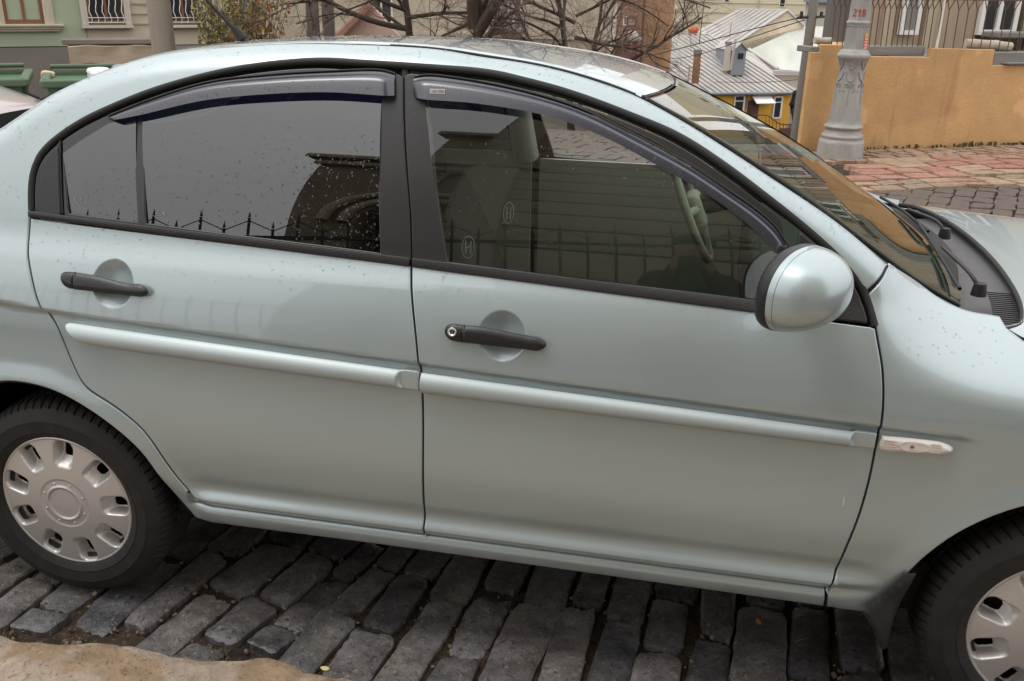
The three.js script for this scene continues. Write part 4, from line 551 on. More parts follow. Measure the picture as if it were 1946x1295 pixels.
// loose things in the joints
{
  const r = rng(80), gm = new THREE.IcosahedronGeometry(1, 0), im = new THREE.InstancedMesh(gm, std([0.24, 0.2, 0.16], 0.9), 2600), d = new THREE.Object3D(), c = new THREE.Color();
  for (let i = 0; i < 2600; i++) { const s = 0.0016 + Math.pow(r(), 3) * 0.0075; d.position.set(-0.5 + r() * 3.1, -0.021 + s * 0.5, 0.24 - Math.pow(r(), 1.3) * 1.0); d.rotation.set(r() * 6, r() * 6, r() * 6); d.scale.set(s, s * 0.7, s * (0.7 + r() * 0.6)); d.updateMatrix(); im.setMatrixAt(i, d.matrix); const k = 0.3 + r() * 0.55 + (r() < 0.04 ? 0.9 : 0); im.setColorAt(i, c.setRGB(k, k * (0.9 + r() * 0.1), k * (0.8 + r() * 0.15))); }
  im.name = 'gravel'; tag(im, 'small grit and pebbles in the joints of the cobblestones', null, null, 'stuff'); scene.add(im);
  // withered grass in the joints
  const bl = []; for (const [x, z, n] of [[0.05, 0.19, 40], [0.12, 0.20, 30], [0.46, 0.18, 50], [0.49, 0.1, 30], [0.62, 0.2, 22], [-0.1, 0.16, 26], [0.3, 0.21, 24], [0.4, 0.02, 14], [0.8, 0.16, 10], [2.6, 0.1, 8]]) for (let i = 0; i < n; i++) { const a = r() * 6.28, q = Math.sqrt(r()) * 0.028, h = 0.008 + r() * 0.022, bx = x + Math.cos(a) * q, bz = z + Math.sin(a) * q * 0.7, lx = (r() - 0.5) * 0.03, lz = (r() - 0.5) * 0.03, w = 0.0009; const g = new THREE.BufferGeometry(); g.setAttribute('position', new THREE.Float32BufferAttribute([bx - w, -0.026, bz, bx + w, -0.026, bz, bx + lx * 0.5 + w * 0.7, -0.026 + h * 0.7, bz + lz * 0.5, bx + lx, -0.026 + h, bz + lz], 3)); g.setIndex([0, 1, 2, 0, 2, 3]); g.computeVertexNormals(); g.setAttribute('uv', new THREE.Float32BufferAttribute(new Float32Array(8), 2)); bl.push(g); }
  tag(mesh('dry_grass', merge(bl), std([0.28, 0.25, 0.09], 0.9, { side: THREE.DoubleSide })), 'withered yellow green grass growing in the cobblestone joints', null, null, 'stuff');
  const leaf = (name, x, z, y, s, col, rot, label) => { const sh = new THREE.Shape(); sh.moveTo(0, -1); sh.bezierCurveTo(0.75, -0.5, 0.6, 0.5, 0, 1); sh.bezierCurveTo(-0.6, 0.5, -0.75, -0.5, 0, -1); const g = new THREE.ExtrudeGeometry(sh, { depth: 0.03, bevelEnabled: false, curveSegments: 8 }); g.rotateX(-Math.PI / 2); const p = g.attributes.position; for (let i = 0; i < p.count; i++) p.setY(i, p.getY(i) + 0.25 * p.getX(i) ** 2 + 0.12 * p.getZ(i) ** 2); g.computeVertexNormals(); const m = mesh(name, g, std(col, 0.7)); m.scale.setScalar(s); m.position.set(x, y, z); m.rotation.set(0.1, rot, 0.08); tag(m, label, 'leaf'); };
  leaf('fallen_leaf', -0.165, -0.115, 0.014, 0.017, [0.55, 0.40, 0.10], 1.2, 'small yellow fallen leaf on the cobblestones left of the rear wheel');
  leaf('fallen_leaf', 1.885, -0.315, 0.016, 0.013, [0.6, 0.27, 0.07], 0.4, 'small orange fallen leaf on the dark cobbles below the sill near the mudflap');
  leaf('fallen_leaf', 0.79, 0.10, -0.006, 0.013, [0.62, 0.55, 0.25], 1.5, 'pale yellow fallen leaf in the joint at the end of a cobblestone');
}
// a clothed standing figure as one continuous surface: tapered capsules joined by a smooth minimum, facing +z
function figure({ lean = 0, stride = 0, arms = 'down', s = 1 }) {
  const J = []; const cap = (a, b, r0, r1) => J.push([a, b, r0, r1]);
  cap([0, 0.92, 0], [0, 1.12, 0.01], 0.15, 0.155); cap([0, 1.12, 0.01], [0, 1.36, lean], 0.155, 0.15); cap([-0.15, 1.40, lean], [0.15, 1.40, lean], 0.085, 0.085); cap([0, 1.42, lean], [0, 1.53, lean + 0.02], 0.075, 0.055);
  for (const k of [-1, 1]) { cap([k * 0.09, 0.92, 0], [k * 0.1, 0.5, k * stride * 0.5 + 0.02], 0.105, 0.075); cap([k * 0.1, 0.5, k * stride * 0.5 + 0.02], [k * 0.1, 0.1, k * stride - 0.03], 0.072, 0.05); cap([k * 0.1, 0.05, k * stride - 0.05], [k * 0.115, 0.04, k * stride + 0.13], 0.048, 0.04);
    if (arms === 'down') { cap([k * 0.19, 1.39, lean], [k * 0.245, 1.1, lean - 0.02], 0.065, 0.052); cap([k * 0.245, 1.1, lean - 0.02], [k * 0.23, 0.86, lean + 0.06], 0.05, 0.04); }
    else { cap([k * 0.19, 1.39, lean], [k * 0.23, 1.17, lean + 0.16], 0.066, 0.054); cap([k * 0.23, 1.17, lean + 0.16], [k * 0.075, 1.43, lean + 0.33], 0.052, 0.038); } }
  const n = 120, W = 2.0, mc = new MarchingCubes(n, new THREE.MeshBasicMaterial(), false, false, 200000); mc.isolation = 0;
  const f = mc.field, d = (p, c) => { const [a, b, r0, r1] = c, ab = [b[0] - a[0], b[1] - a[1], b[2] - a[2]], ap = [p[0] - a[0], p[1] - a[1], p[2] - a[2]], t = clamp((ap[0] * ab[0] + ap[1] * ab[1] + ap[2] * ab[2]) / (ab[0] ** 2 + ab[1] ** 2 + ab[2] ** 2), 0, 1); return Math.hypot(ap[0] - ab[0] * t, ap[1] - ab[1] * t, ap[2] - ab[2] * t) - lerp(r0, r1, t); };
  for (let k = 0; k < n; k++) for (let j = 0; j < n; j++) for (let i = 0; i < n; i++) { const p = [((i - n / 2) / (n / 2)) * W / 2, ((j - n / 2) / (n / 2)) * W / 2 + 0.85, ((k - n / 2) / (n / 2)) * W / 2]; let m = 9; if (Math.abs(p[0]) < 0.45 && Math.abs(p[2]) < 0.55) for (const c of J) { const e = d(p, c), h = Math.max(0.04 - Math.abs(m - e), 0) / 0.04; m = Math.min(m, e) - h * h * 0.04 * 0.25; } f[i + j * n + k * n * n] = -m + 0.012 * n3(p[0] * 12, p[1] * 9, p[2] * 12) * 0.6; }
  mc.update(); const c = mc.count, g = new THREE.BufferGeometry(), P = new Float32Array(c * 3); for (let i = 0; i < c; i++) { P[3 * i] = mc.positionArray[3 * i] * W / 2; P[3 * i + 1] = mc.positionArray[3 * i + 1] * W / 2 + 0.85; P[3 * i + 2] = mc.positionArray[3 * i + 2] * W / 2; } g.setAttribute('position', new THREE.BufferAttribute(P, 3)); g.setAttribute('normal', new THREE.BufferAttribute(mc.normalArray.slice(0, c * 3), 3)); g.scale(s, s, s); return g;
}
// ---------------------------------------------------------------- materials for the town
const plast = (c, r = 0.9, k = 0.5) => std(c, r, { map: tx(TX.plaster, k), bumpMap: tx(TX.plasterB, 2), bumpScale: 0.006 });
const BM = {
  orange: std([0.72, 0.44, 0.205], 0.9, { map: tx(TX.wall, 0.31), bumpMap: tx(TX.plasterB, 2), bumpScale: 0.008 }), concrete: plast([0.29, 0.28, 0.27]), dark: plast([0.20, 0.19, 0.18]), beige: plast([0.50, 0.39, 0.29]), beige2: plast([0.62, 0.52, 0.40]), green: plast([0.48, 0.57, 0.42]), cream: plast([0.66, 0.58, 0.47]), plinth: plast([0.25, 0.215, 0.195]),
  yellow: plast([0.78, 0.43, 0.07]), pale: plast([0.80, 0.74, 0.56], 0.9, 0.1), brick: plast([0.40, 0.24, 0.18], 0.95, 0.4), brickO: plast([0.50, 0.29, 0.16], 0.95, 0.4), pink: plast([0.60, 0.42, 0.36], 0.9, 0.2), offwhite: plast([0.68, 0.63, 0.56], 0.9, 0.2),
  tin: std([0.53, 0.515, 0.50], 0.55, { metalness: 0.1, map: tx(TX.plaster, 0.3) }), tinw: std([0.62, 0.54, 0.49], 0.55, { metalness: 0.2, map: tx(TX.plaster, 0.3) }), tinseam: std([0.46, 0.44, 0.42], 0.6), tingreen: std([0.56, 0.58, 0.54], 0.6, { map: tx(TX.plaster, 0.2) }),
  white: std([0.78, 0.76, 0.72], 0.6), iron: std([0.13, 0.085, 0.06], 0.6, { metalness: 0.4 }), wood: std([0.22, 0.085, 0.035], 0.6), door: std([0.10, 0.045, 0.035], 0.6), pane: phy([0.03, 0.032, 0.035], 0.08, { ior: 1.6 }), paneGrey: phy([0.25, 0.24, 0.23], 0.25), wire: std([0.03, 0.03, 0.03], 0.6), slate: std([0.24, 0.26, 0.28], 0.7), curtain: std([0.5, 0.48, 0.45], 0.9),
};
const local = (name, x, y, z, ry) => { const g = group(name, [x, y, z]); g.rotation.y = ry; return g; };
function windowPart(parent, x, y, w, h, z, { frame = BM.white, pane = BM.pane, d = 0.06, t = 0.05, mull = 1, sill = null } = {}) {
  const f = []; f.push(box(w, t, d, x, y - h / 2 + t / 2, z), box(w, t, d, x, y + h / 2 - t / 2, z), box(t, h - 2 * t, d, x - w / 2 + t / 2, y, z), box(t, h - 2 * t, d, x + w / 2 - t / 2, y, z)); for (let i = 1; i <= mull; i++) f.push(box(t * 0.9, h - 2 * t, d * 0.9, x - w / 2 + w * i / (mull + 1), y, z));
  const m = mesh('window', merge(f), frame, parent); mesh('pane', box(w - t, h - t, 0.01, x, y, z - d * 0.2), pane, m); if (sill) mesh('sill', rbox(w + 0.24, 0.07, 0.16, 0.012, x, y - h / 2 - 0.05, z + 0.07), sill, m); return m;
}
// ---------------------------------------------------------------- the orange retaining wall with its railing, and the house behind it
{
  const ry = 0.4773, W = local('retaining_wall', 2.64, 0, -8.55, ry);
  tag(W, 'orange plastered retaining wall with a stepped top behind the lamp post', 'wall');
  const sh = new THREE.Shape(); sh.moveTo(0, -3); for (const [x, y] of [[14, -3], [14, 0.84], [2.29, 0.88], [2.285, 1.045], [1.47, 1.06], [1.465, 0.965], [0.345, 0.985], [0.335, 1.095], [0.1, 1.095], [0.098, 1.02], [0, 1.02]]) sh.lineTo(x, y); sh.closePath();
  const g = new THREE.ExtrudeGeometry(sh, { depth: 0.05, bevelEnabled: true, bevelSize: 0.006, bevelThickness: 0.006, bevelSegments: 2 }); g.translate(0, 0, -0.056); mesh('wall', g, BM.orange, W); mesh('wall', box(13.4, 3.86, 0.25, 7.25, -1.07, -0.19), BM.orange, W);
  mesh('coping', rbox(1.13, 0.10, 0.2, 0.01, 0.9, 1.03, -0.2), BM.concrete, W); mesh('coping', rbox(3.9, 0.14, 0.24, 0.012, 4.28, 0.95, -0.16), BM.concrete, W); mesh('coping', rbox(3.5, 0.02, 0.1, 0.006, 4.2, 0.905, 0.01), BM.concrete, W); mesh('coping', rbox(0.1, 0.06, 0.28, 0.01, 0.05, 1.05, -0.16), BM.concrete, W);
  const sd = new THREE.BoxGeometry(0.3, 5, 16); sd.translate(0.15, -1.45, -8.3); const sg = mesh('side_wall', sd, BM.orange, W); sg.rotation.y = -0.594; sg.position.set(0.08, 0, 0);
  const F = local('iron_railing', 2.64, 0, -8.55, ry); tag(F, 'rusty iron railing with arrow tops above the orange wall', 'railing');
  const bars = []; let x = 0.30; const r = rng(6); const xs = []; while (x < 5) { xs.push(x); x += (x < 1.5 ? 0.068 : x < 1.62 ? 0.1 : 0.118) * (0.94 + r() * 0.12); }
  for (const b of xs) { const y0 = b > 0.34 && b < 1.46 ? 0.98 : b > 2.28 ? 1.02 : b < 0.34 ? 1.09 : 1.05; const lean = -0.012; mesh('railing_bar', merge([between([b, y0, -0.12], [b + lean, 1.46, -0.12], 0.0055, 0.0055, 6), between([b + lean, 1.455, -0.12], [b + 0.045, 1.56, -0.12], 0.0055, 0.0055, 6), between([b + lean, 1.455, -0.12], [b - 0.055, 1.56, -0.12], 0.0055, 0.0055, 6)]), BM.iron, F); }
  mesh('railing_rail', merge([box(4.8, 0.014, 0.02, 2.65, 1.56, -0.12), box(4.8, 0.014, 0.02, 2.65, 1.95, -0.12)]), BM.iron, F); mesh('railing_post', between([1.62, 1.05, -0.12], [1.61, 2.1, -0.12], 0.014, 0.014, 8), BM.white, F);
  const H = local('beige_house', 2.64 + 1.2 * 0.888, 0, -8.55 - 1.2 * 0.459, ry); tag(H, 'beige plastered house behind the iron railing with white window frames', 'house');
  mesh('wall', box(1.5, 5, 0.3, 1.05, 2.7, -1.3), BM.beige, H); mesh('wall', box(12, 5, 0.3, 8.5, 2.7, -1.32), BM.beige2, H); mesh('wall', box(0.9, 5, 0.25, 2.1, 2.7, -1.45), BM.plinth, H); mesh('corner_strip', box(0.3, 6, 0.2, 0.1, 3.95, -1.5), BM.dark, H); mesh('corner_strip', box(0.14, 6, 0.04, 0.5, 3.2, -1.13), BM.beige2, H);
  mesh('corner_strip', box(0.14, 6, 0.05, 1.08, 3.2, -1.13), BM.beige2, H); mesh('corner_strip', box(0.1, 6, 0.06, 3.2, 3.2, -1.14), BM.beige, H);
  windowPart(H, 2.06, 1.95, 0.56, 1.6, -1.12, { t: 0.06, mull: 1 }); windowPart(H, 0.78, 1.9, 0.26, 1.5, -1.1, { t: 0.05, mull: 0, pane: BM.paneGrey });
  mesh('drainpipe', between([2.5, 0.9, -1.08], [2.5, 6, -1.08], 0.035, 0.035, 10), BM.concrete, H); mesh('window_ledge', rbox(1.3, 0.07, 0.3, 0.02, 2.5, 1.16, -1.0), BM.concrete, H);
  mesh('terrace', box(12, 0.2, 1.2, 6.1, 0.85, -0.75), BM.concrete, H);
  const roll = (x, y, z, l, rr, lab) => { const g = local('rolled_mat', 2.64, 0, -8.55, ry); const c = new THREE.CylinderGeometry(rr, rr, l, 18, 6); c.rotateZ(Math.PI / 2 - 0.05); const p = c.attributes.position; for (let i = 0; i < p.count; i++) p.setY(i, p.getY(i) + 0.012 * n3(p.getX(i) * 9, p.getZ(i) * 9, 3)); c.translate(x, y, z); c.computeVertexNormals(); mesh('roll', c, BM.cream, g); const e = new THREE.TorusGeometry(rr * 0.6, rr * 0.13, 6, 16); e.rotateY(Math.PI / 2); e.translate(x + l / 2 + 0.004, y - l * 0.025, z); mesh('roll_end', e, BM.beige, g); tag(g, lab, 'mat'); };
  roll(2.36, 1.095, -0.2, 0.62, 0.05, 'cream rolled up mat lying on the orange wall beside the railing post'); roll(0.28, 1.13, -0.26, 0.2, 0.035, 'short cream roll lying on the wall pier left of the lamp post');
}
// weeds and moss along the foot of the wall, hairline cracks in its plaster
{
  const r = rng(91), t = []; for (let i = 0; i < 150; i++) { const s = Math.pow(r(), 0.8) * 3.2, n = 0.02 + r() * 0.07, x = 2.64 + 0.888 * s + 0.459 * n, z = -8.55 - 0.459 * s + 0.888 * n, h = 0.012 + r() * 0.035 * (0.4 + n3(s * 3, 0, 1) + 0.6); const g = new THREE.PlaneGeometry(0.012 + r() * 0.02, h, 1, 1); g.translate(0, h / 2 + 0.008, 0); g.rotateX((r() - 0.5) * 1.2); g.rotateY(r() * 6); g.translate(x, 0, z); t.push(g); }
  tag(mesh('moss', merge(t), std([0.09, 0.08, 0.045], 0.95, { side: THREE.DoubleSide })), 'dark moss and weeds along the foot of the orange wall', null, null, 'stuff');
}
// ---------------------------------------------------------------- cast iron lamp post with the red number
{
  const Lp = group('lamp_post', [3.03, 0, -8.35]); tag(Lp, 'grey cast iron lamp post with red number 218 stencilled on it', 'lamp post');
  const lm = std([0.42, 0.41, 0.40], 0.55, { map: tx(TX.plaster, 3), bumpMap: tx(TX.plasterB, 6), bumpScale: 0.004 });
  const lat = (p, s = 40) => new THREE.LatheGeometry(p.map((q) => new THREE.Vector2(...q)), s);
  mesh('post_base', lat([[0.225, -0.05], [0.235, 0.0], [0.228, 0.15], [0.226, 0.175], [0.21, 0.188], [0.204, 0.195], [0.207, 0.21], [0.214, 0.222], [0.204, 0.235], [0.188, 0.25], [0.176, 0.28], [0.174, 0.292], [0.186, 0.302], [0.197, 0.313], [0.194, 0.325], [0.178, 0.338], [0.166, 0.36], [0.162, 0.39]]), lm, Lp);
  const sh = mesh('post_shaft', lat([[0.162, 0.39], [0.15, 0.52], [0.136, 0.68], [0.126, 0.80], [0.122, 0.86], [0.126, 0.868], [0.123, 0.876], [0.124, 0.93], [0.134, 0.965], [0.15, 0.992], [0.162, 1.005], [0.163, 1.03], [0.152, 1.042], [0.14, 1.055], [0.136, 1.07], [0.118, 1.078], [0.113, 1.09], [0.109, 1.2], [0.107, 1.32], [0.115, 1.328], [0.116, 1.342], [0.106, 1.35], [0.102, 1.36], [0.099, 1.45], [0.096, 1.6], [0.085, 2.4], [0.075, 4.2]]), lm, Lp);
  const orn = []; const toCam = Math.atan2(1.62 - 3.03, 1.857 + 8.35);
  for (let k = 0; k < 6; k++) { const a = toCam + (k - 0) * Math.PI / 3, R = 0.130, pt = (da, y, rr) => [Math.sin(a + da) * rr, y, Math.cos(a + da) * rr]; orn.push(tube([pt(-0.42, 0.86, 0.126), pt(-0.25, 0.80, 0.13), pt(0, 0.775, 0.134), pt(0.25, 0.80, 0.13), pt(0.42, 0.86, 0.126)], 0.006, 16, 6), tube([pt(-0.3, 0.97, 0.138), pt(-0.15, 0.91, 0.128), pt(0, 0.89, 0.128), pt(0.15, 0.91, 0.128), pt(0.3, 0.97, 0.138)], 0.007, 14, 6), tube([pt(0, 0.775, 0.132), pt(0.03, 0.7, 0.136), pt(-0.02, 0.63, 0.142), pt(0.02, 0.55, 0.148)], 0.005, 14, 6)); for (const s of [-1, 1]) { const t = new THREE.TorusGeometry(0.018, 0.004, 6, 14); t.rotateY(a + s * 0.2); t.translate(...pt(s * 0.2, 0.735, 0.134)); orn.push(t); const t2 = new THREE.TorusGeometry(0.012, 0.0035, 6, 12); t2.rotateY(a + s * 0.36); t2.translate(...pt(s * 0.36, 0.68, 0.136)); orn.push(t2); } }
  tag(mesh('ornament', merge(orn), lm, sh), null, null, null, 'stuff');
  const slots = []; for (let k = 0; k < 18; k++) { const a = k / 18 * 6.283; const b = new THREE.BoxGeometry(0.018, 0.005, 0.004); b.rotateY(a); b.translate(Math.sin(a) * 0.108, 1.298, Math.cos(a) * 0.108); slots.push(b); } tag(mesh('slot', merge(slots), BM.wire, sh), null, null, null, 'stuff');
  const c = document.createElement('canvas'); c.width = 512; c.height = 256; const q = c.getContext('2d'); q.clearRect(0, 0, 512, 256); q.fillStyle = '#a83c2c'; q.font = 'bold 210px sans-serif'; q.textAlign = 'center'; q.textBaseline = 'middle'; q.fillText('2', 120, 135); q.fillText('1', 245, 135); q.fillText('8', 360, 135); q.globalCompositeOperation = 'destination-out'; q.fillRect(0, 168, 512, 7); q.fillRect(116, 0, 6, 256); q.fillRect(357, 0, 6, 256);
  const t = new THREE.CanvasTexture(c); t.colorSpace = THREE.SRGBColorSpace; const pg = new THREE.CylinderGeometry(0.1005, 0.1045, 0.115, 30, 1, true, toCam - 0.95, 1.9); pg.translate(0, 1.43, 0); mesh('number', pg, new THREE.MeshStandardMaterial({ map: t, transparent: true, roughness: 0.8 }), sh);
  const c2 = document.createElement('canvas'); c2.width = 128; c2.height = 256; const p = c2.getContext('2d'); p.fillStyle = '#d9695c'; p.fillRect(0, 0, 128, 256); p.fillStyle = '#e8a93c'; p.fillRect(0, 0, 128, 60); p.fillStyle = '#f0dcd2'; for (const y of [78, 120, 160, 205]) p.fillRect(12, y, 100, 13); p.fillStyle = '#c9473f'; p.fillRect(14, 222, 100, 20);
  const t2 = new THREE.CanvasTexture(c2); t2.colorSpace = THREE.SRGBColorSpace; const pg2 = new THREE.CylinderGeometry(0.1125, 0.1155, 0.17, 10, 1, true, toCam + 0.78, 0.5); pg2.translate(0, 1.155, 0); mesh('sticker', pg2, new THREE.MeshStandardMaterial({ map: t2, roughness: 0.7 }), sh);
  mesh('post_lamp_arm', merge([tube([[0, 4.1, 0], [0, 4.6, 0], [0.3, 4.9, 0.2], [0.7, 4.85, 0.4]], 0.03, 20, 8), rbox(0.25, 0.12, 0.25, 0.05, 0.75, 4.8, 0.42)]), lm, Lp);
}
// ---------------------------------------------------------------- down the hill: utility pole, wires, walker, yellow house and its roofs
{
  const P = group('utility_pole', [3.86, gy(3.86, -22.05), -22.05]); tag(P, 'grey concrete utility pole with wires and a small lamp left of the orange wall', 'pole');
  mesh('pole_shaft', between([-0.03, -0.3, 0], [0.03, 7, 0], 0.13, 0.09, 14), BM.concrete, P);
  const y0 = P.position.y; mesh('pole_crossarm', merge([between([-0.35, 1.0 - y0, 0.05], [0.55, 1.06 - y0, 0.05], 0.03), between([0.1, 0.55 - y0, 0.05], [0.34, 0.3 - y0, 0.05], 0.02)]), BM.wire, P);
  mesh('pole_insulator', merge([0.2, 0.42, -0.25].map((x, i) => cyl(0.035, 0.045, 0.12, x, 1.09 - y0, 0.05, 10))), BM.wire, P);
  const lampA = tube([[0.05, 1.45 - y0, 0.05], [-0.1, 1.62 - y0, 0.1], [-0.24, 1.64 - y0, 0.15]], 0.016, 12, 6), lh = new THREE.SphereGeometry(0.09, 14, 8, 0, 6.3, 0, 1.6); lh.scale(1.3, 0.7, 1); lh.translate(-0.3, 1.6 - y0, 0.17); mesh('street_lamp_head', merge([lampA, lh]), BM.slate, P);
  const wire = (a, b, sag, lab) => { const m = mesh('overhead_wire', tube([a, [(a[0] + b[0]) / 2, (a[1] + b[1]) / 2 - sag, (a[2] + b[2]) / 2], b], 0.013, 24, 5), BM.wire); tag(m, lab, 'wire'); };
  wire([3.75, 1.05, -22], [-9, -1.2, -40], 0.9, 'upper dark overhead wire running left from the utility pole to the trees'); wire([3.7, 0.96, -22], [-3, -2.4, -58], 0.5, 'middle overhead wire dipping over the tin roofs to the utility pole'); wire([3.9, 1.0, -22], [11, 2.4, -18], 0.2, 'overhead wire rising right from the utility pole to the beige house'); wire([1.9, -2.35, -42], [6.6, -1.55, -38], 0.12, 'lower overhead wire crossing in front of the yellow house roof');
  // walker
  const W = group('person', [4.03, gy(4.03, -24.2), -24.2]); tag(W, 'person in a dark coat and dark trousers walking beside the utility pole', 'person');
  mesh('person_body', figure({ lean: 0.05, stride: 0.22, arms: 'down', s: 1.0 }), std([0.018, 0.018, 0.028], 0.9), W);
  const hd = new THREE.SphereGeometry(0.105, 20, 14); hd.scale(0.9, 1.2, 1); hd.translate(0, 1.62, 0.03); mesh('head', hd, std([0.5, 0.33, 0.26], 0.7), W); const hr = new THREE.SphereGeometry(0.113, 20, 10, 0, 6.3, 0, 1.55); hr.scale(0.95, 1.15, 1.05); hr.translate(0, 1.635, 0.01); mesh('hair', hr, std([0.28, 0.25, 0.23], 0.9), W);
  W.rotation.y = 2.6;
}
{
  const FL = V(-1.55, -4.2, -54), FR = V(6.8, -4.2, -58.0), RL = V(-2.9, -1.25, -62.3), RR = V(1.3, -1.25, -62.3), D = FR.clone().sub(RR);
  const Y = group('yellow_house', [0, 0, 0]); tag(Y, 'low yellow house with a pale standing seam tin roof and brown door', 'house');
  const nrm = FR.clone().sub(FL).cross(RL.clone().sub(FL)).normalize(); if (nrm.y < 0) nrm.negate();
  const BL = V(-11, -4.2, -60), BR = V(9, -4.4, -70);
  const poly = (pts) => { const p = []; for (let i = 1; i < pts.length - 1; i++) for (const q of [pts[0], pts[i], pts[i + 1]]) p.push(q.x, q.y, q.z); const g = new THREE.BufferGeometry(); g.setAttribute('position', new THREE.Float32BufferAttribute(p, 3)); g.setAttribute('uv', new THREE.Float32BufferAttribute(p.filter((_, i) => i % 3 !== 1).map((v) => v), 2)); g.computeVertexNormals(); return g; };
  const roof = mesh('roof', merge([poly([FL, FR, RR, RL]), poly([BL, FL, RL]), poly([RL, RR, BR, BL]), poly([RR, FR, BR])]), BM.tin, Y);
  const e = FR.clone().sub(FL), n = 23, t0 = 0.53, up = V(0, 0.045, 0);
  for (let i = 1; i < n; i++) { const t = i / n, s = Math.min(1, t / t0) * 0.995, a = FL.clone().addScaledVector(e, t), b = a.clone().addScaledVector(D, -s); a.add(up); b.add(up); mesh('roof_seam', between(a.toArray(), b.toArray(), 0.05, 0.05, 4), BM.tinseam, roof); }
  for (let i = 1; i < 14; i++) { const t = i / 14, a = FL.clone().lerp(BL, t * 0.8), d2 = RL.clone().sub(FL.clone().lerp(BL, 0.5)), b = a.clone().addScaledVector(d2, Math.min(1, t * 1.4) * 0.9); a.add(up); b.add(up); if (t < 0.62) mesh('roof_seam', between(a.toArray(), FL.clone().lerp(RL, Math.min(1, t * 1.55)).add(up).toArray(), 0.045, 0.045, 4), BM.tinseam, roof); }
  mesh('ridge_cap', merge([between(RL.clone().add(up).toArray(), RR.clone().add(up).toArray(), 0.07), between(FL.clone().add(up).toArray(), RL.clone().add(up).toArray(), 0.06), between(FR.clone().add(up).toArray(), RR.clone().add(up).toArray(), 0.06)]), BM.tinw, roof);
  // wider low slope over the front rooms, rusty and patched, with a gutter
  mesh('gutter', between(FL.clone().add(V(0, -0.06, 0.05)).toArray(), FR.clone().add(V(0, -0.06, 0.05)).toArray(), 0.09, 0.09, 8), BM.slate, Y);
  const Hf = group('front', [-1.55, -4.2, -54], Y); Hf.rotation.y = Math.atan2(4, 8.35);
  mesh('wall', box(9.3, 4.6, 0.3, 4.6, -2.36, -0.45), BM.yellow, Hf);
  const w = (x, y, ww, h) => { const f = mesh('window', merge([box(ww, 0.08, 0.1, x, y + h / 2, -0.27), box(ww, 0.08, 0.1, x, y - h / 2, -0.27), box(0.08, h, 0.1, x - ww / 2, y, -0.27), box(0.10, h, 0.1, x + ww / 2, y, -0.27), box(ww, 0.05, 0.09, x, y + h * 0.25, -0.27)]), BM.white, Hf); return f; };
  w(5.75, -0.85, 0.62, 1.25); w(8.35, -0.95, 0.5, 1.25); mesh('pane', box(0.58, 1.2, 0.04, 5.75, -0.85, -0.29), BM.pane, Hf); mesh('pane', box(0.46, 1.2, 0.04, 8.35, -0.95, -0.29), BM.pane, Hf);
  mesh('door', merge([rbox(0.72, 2.1, 0.08, 0.02, 6.72, -1.55, -0.27), rbox(0.5, 0.7, 0.04, 0.02, 6.72, -1.1, -0.22), rbox(0.5, 0.7, 0.04, 0.02, 6.72, -2.0, -0.22)]), BM.door, Hf);
  const aw = new THREE.BoxGeometry(1.25, 0.05, 0.9); aw.rotateX(0.45); aw.translate(7.15, -0.42, 0.1); mesh('awning', aw, BM.white, Hf); mesh('drainpipe', between([6.25, -0.1, -0.25], [6.25, -1.0, -0.25], 0.05), BM.slate, Hf);
  const rail = []; rail.push(tube([[5.9, -1.62, 0.4], [6.3, -1.35, 0.5], [7.2, -1.3, 0.7], [7.9, -1.75, 1.0], [8.6, -1.75, 1.3]], 0.035, 30, 6)); for (let i = 0; i < 7; i++) rail.push(between([7.1 + i * 0.2, -1.4 - i * 0.06, 0.7 + i * 0.08], [7.3 + i * 0.17, -2.7, 0.7 + i * 0.08], 0.02)); mesh('stair_railing', merge(rail), BM.door, Hf);
  mesh('gate', merge([rbox(0.9, 1.3, 0.06, 0.02, 8.15, -2.6, 1.35), box(0.14, 2.0, 0.14, 8.68, -2.4, 1.35)]), BM.door, Hf); mesh('steps', merge([0, 1, 2].map((i) => box(1.6, 0.2, 0.4, 7.1, -2.75 - i * 0.2, 0.4 + i * 0.35))), BM.concrete, Hf);
  // chimneys, vent, mast, dormer
  const ch = (name, x, y, z, w2, h, cap, m) => { const c = mesh(name, box(w2, h, w2, x, y + h / 2 - 0.5, z), m, Y); mesh('chimney_cap', rbox(w2 * 1.18, cap, w2 * 1.18, 0.02, x, y + h - 0.5 + cap / 2, z), BM.concrete, c); return c; };
  const c1 = ch('chimney', 0.82, -3.2, -55.6, 0.42, 1.65, 0.28, plast([0.42, 0.20, 0.13])); const cour = []; for (let k = 0; k < 9; k++) for (let j = 0; j < 2; j++) { const b = mesh('brick', box(0.2, 0.09, 0.03, 0.72 + j * 0.21 + (k % 2 ? 0.03 : -0.02), -3.3 + k * 0.125, -55.375), plast([0.46, 0.23 + 0.05 * ((k + j) % 3), 0.15]), c1); }
  ch('chimney', 2.58, -2.6, -58.1, 0.38, 1.55, 0.14, BM.offwhite); ch('chimney', -0.72, -1.5, -62.3, 0.5, 1.2, 0.1, BM.concrete);
  mesh('vent_pipe', merge([between([0.42, -3.6, -55.2], [0.42, -2.7, -55.2], 0.06), between([2.6, -1.2, -58.1], [2.62, -0.3, -58.1], 0.04), between([2.83, -3, -57.4], [2.95, -1.2, -57.4], 0.07)]), BM.tinw, Y);
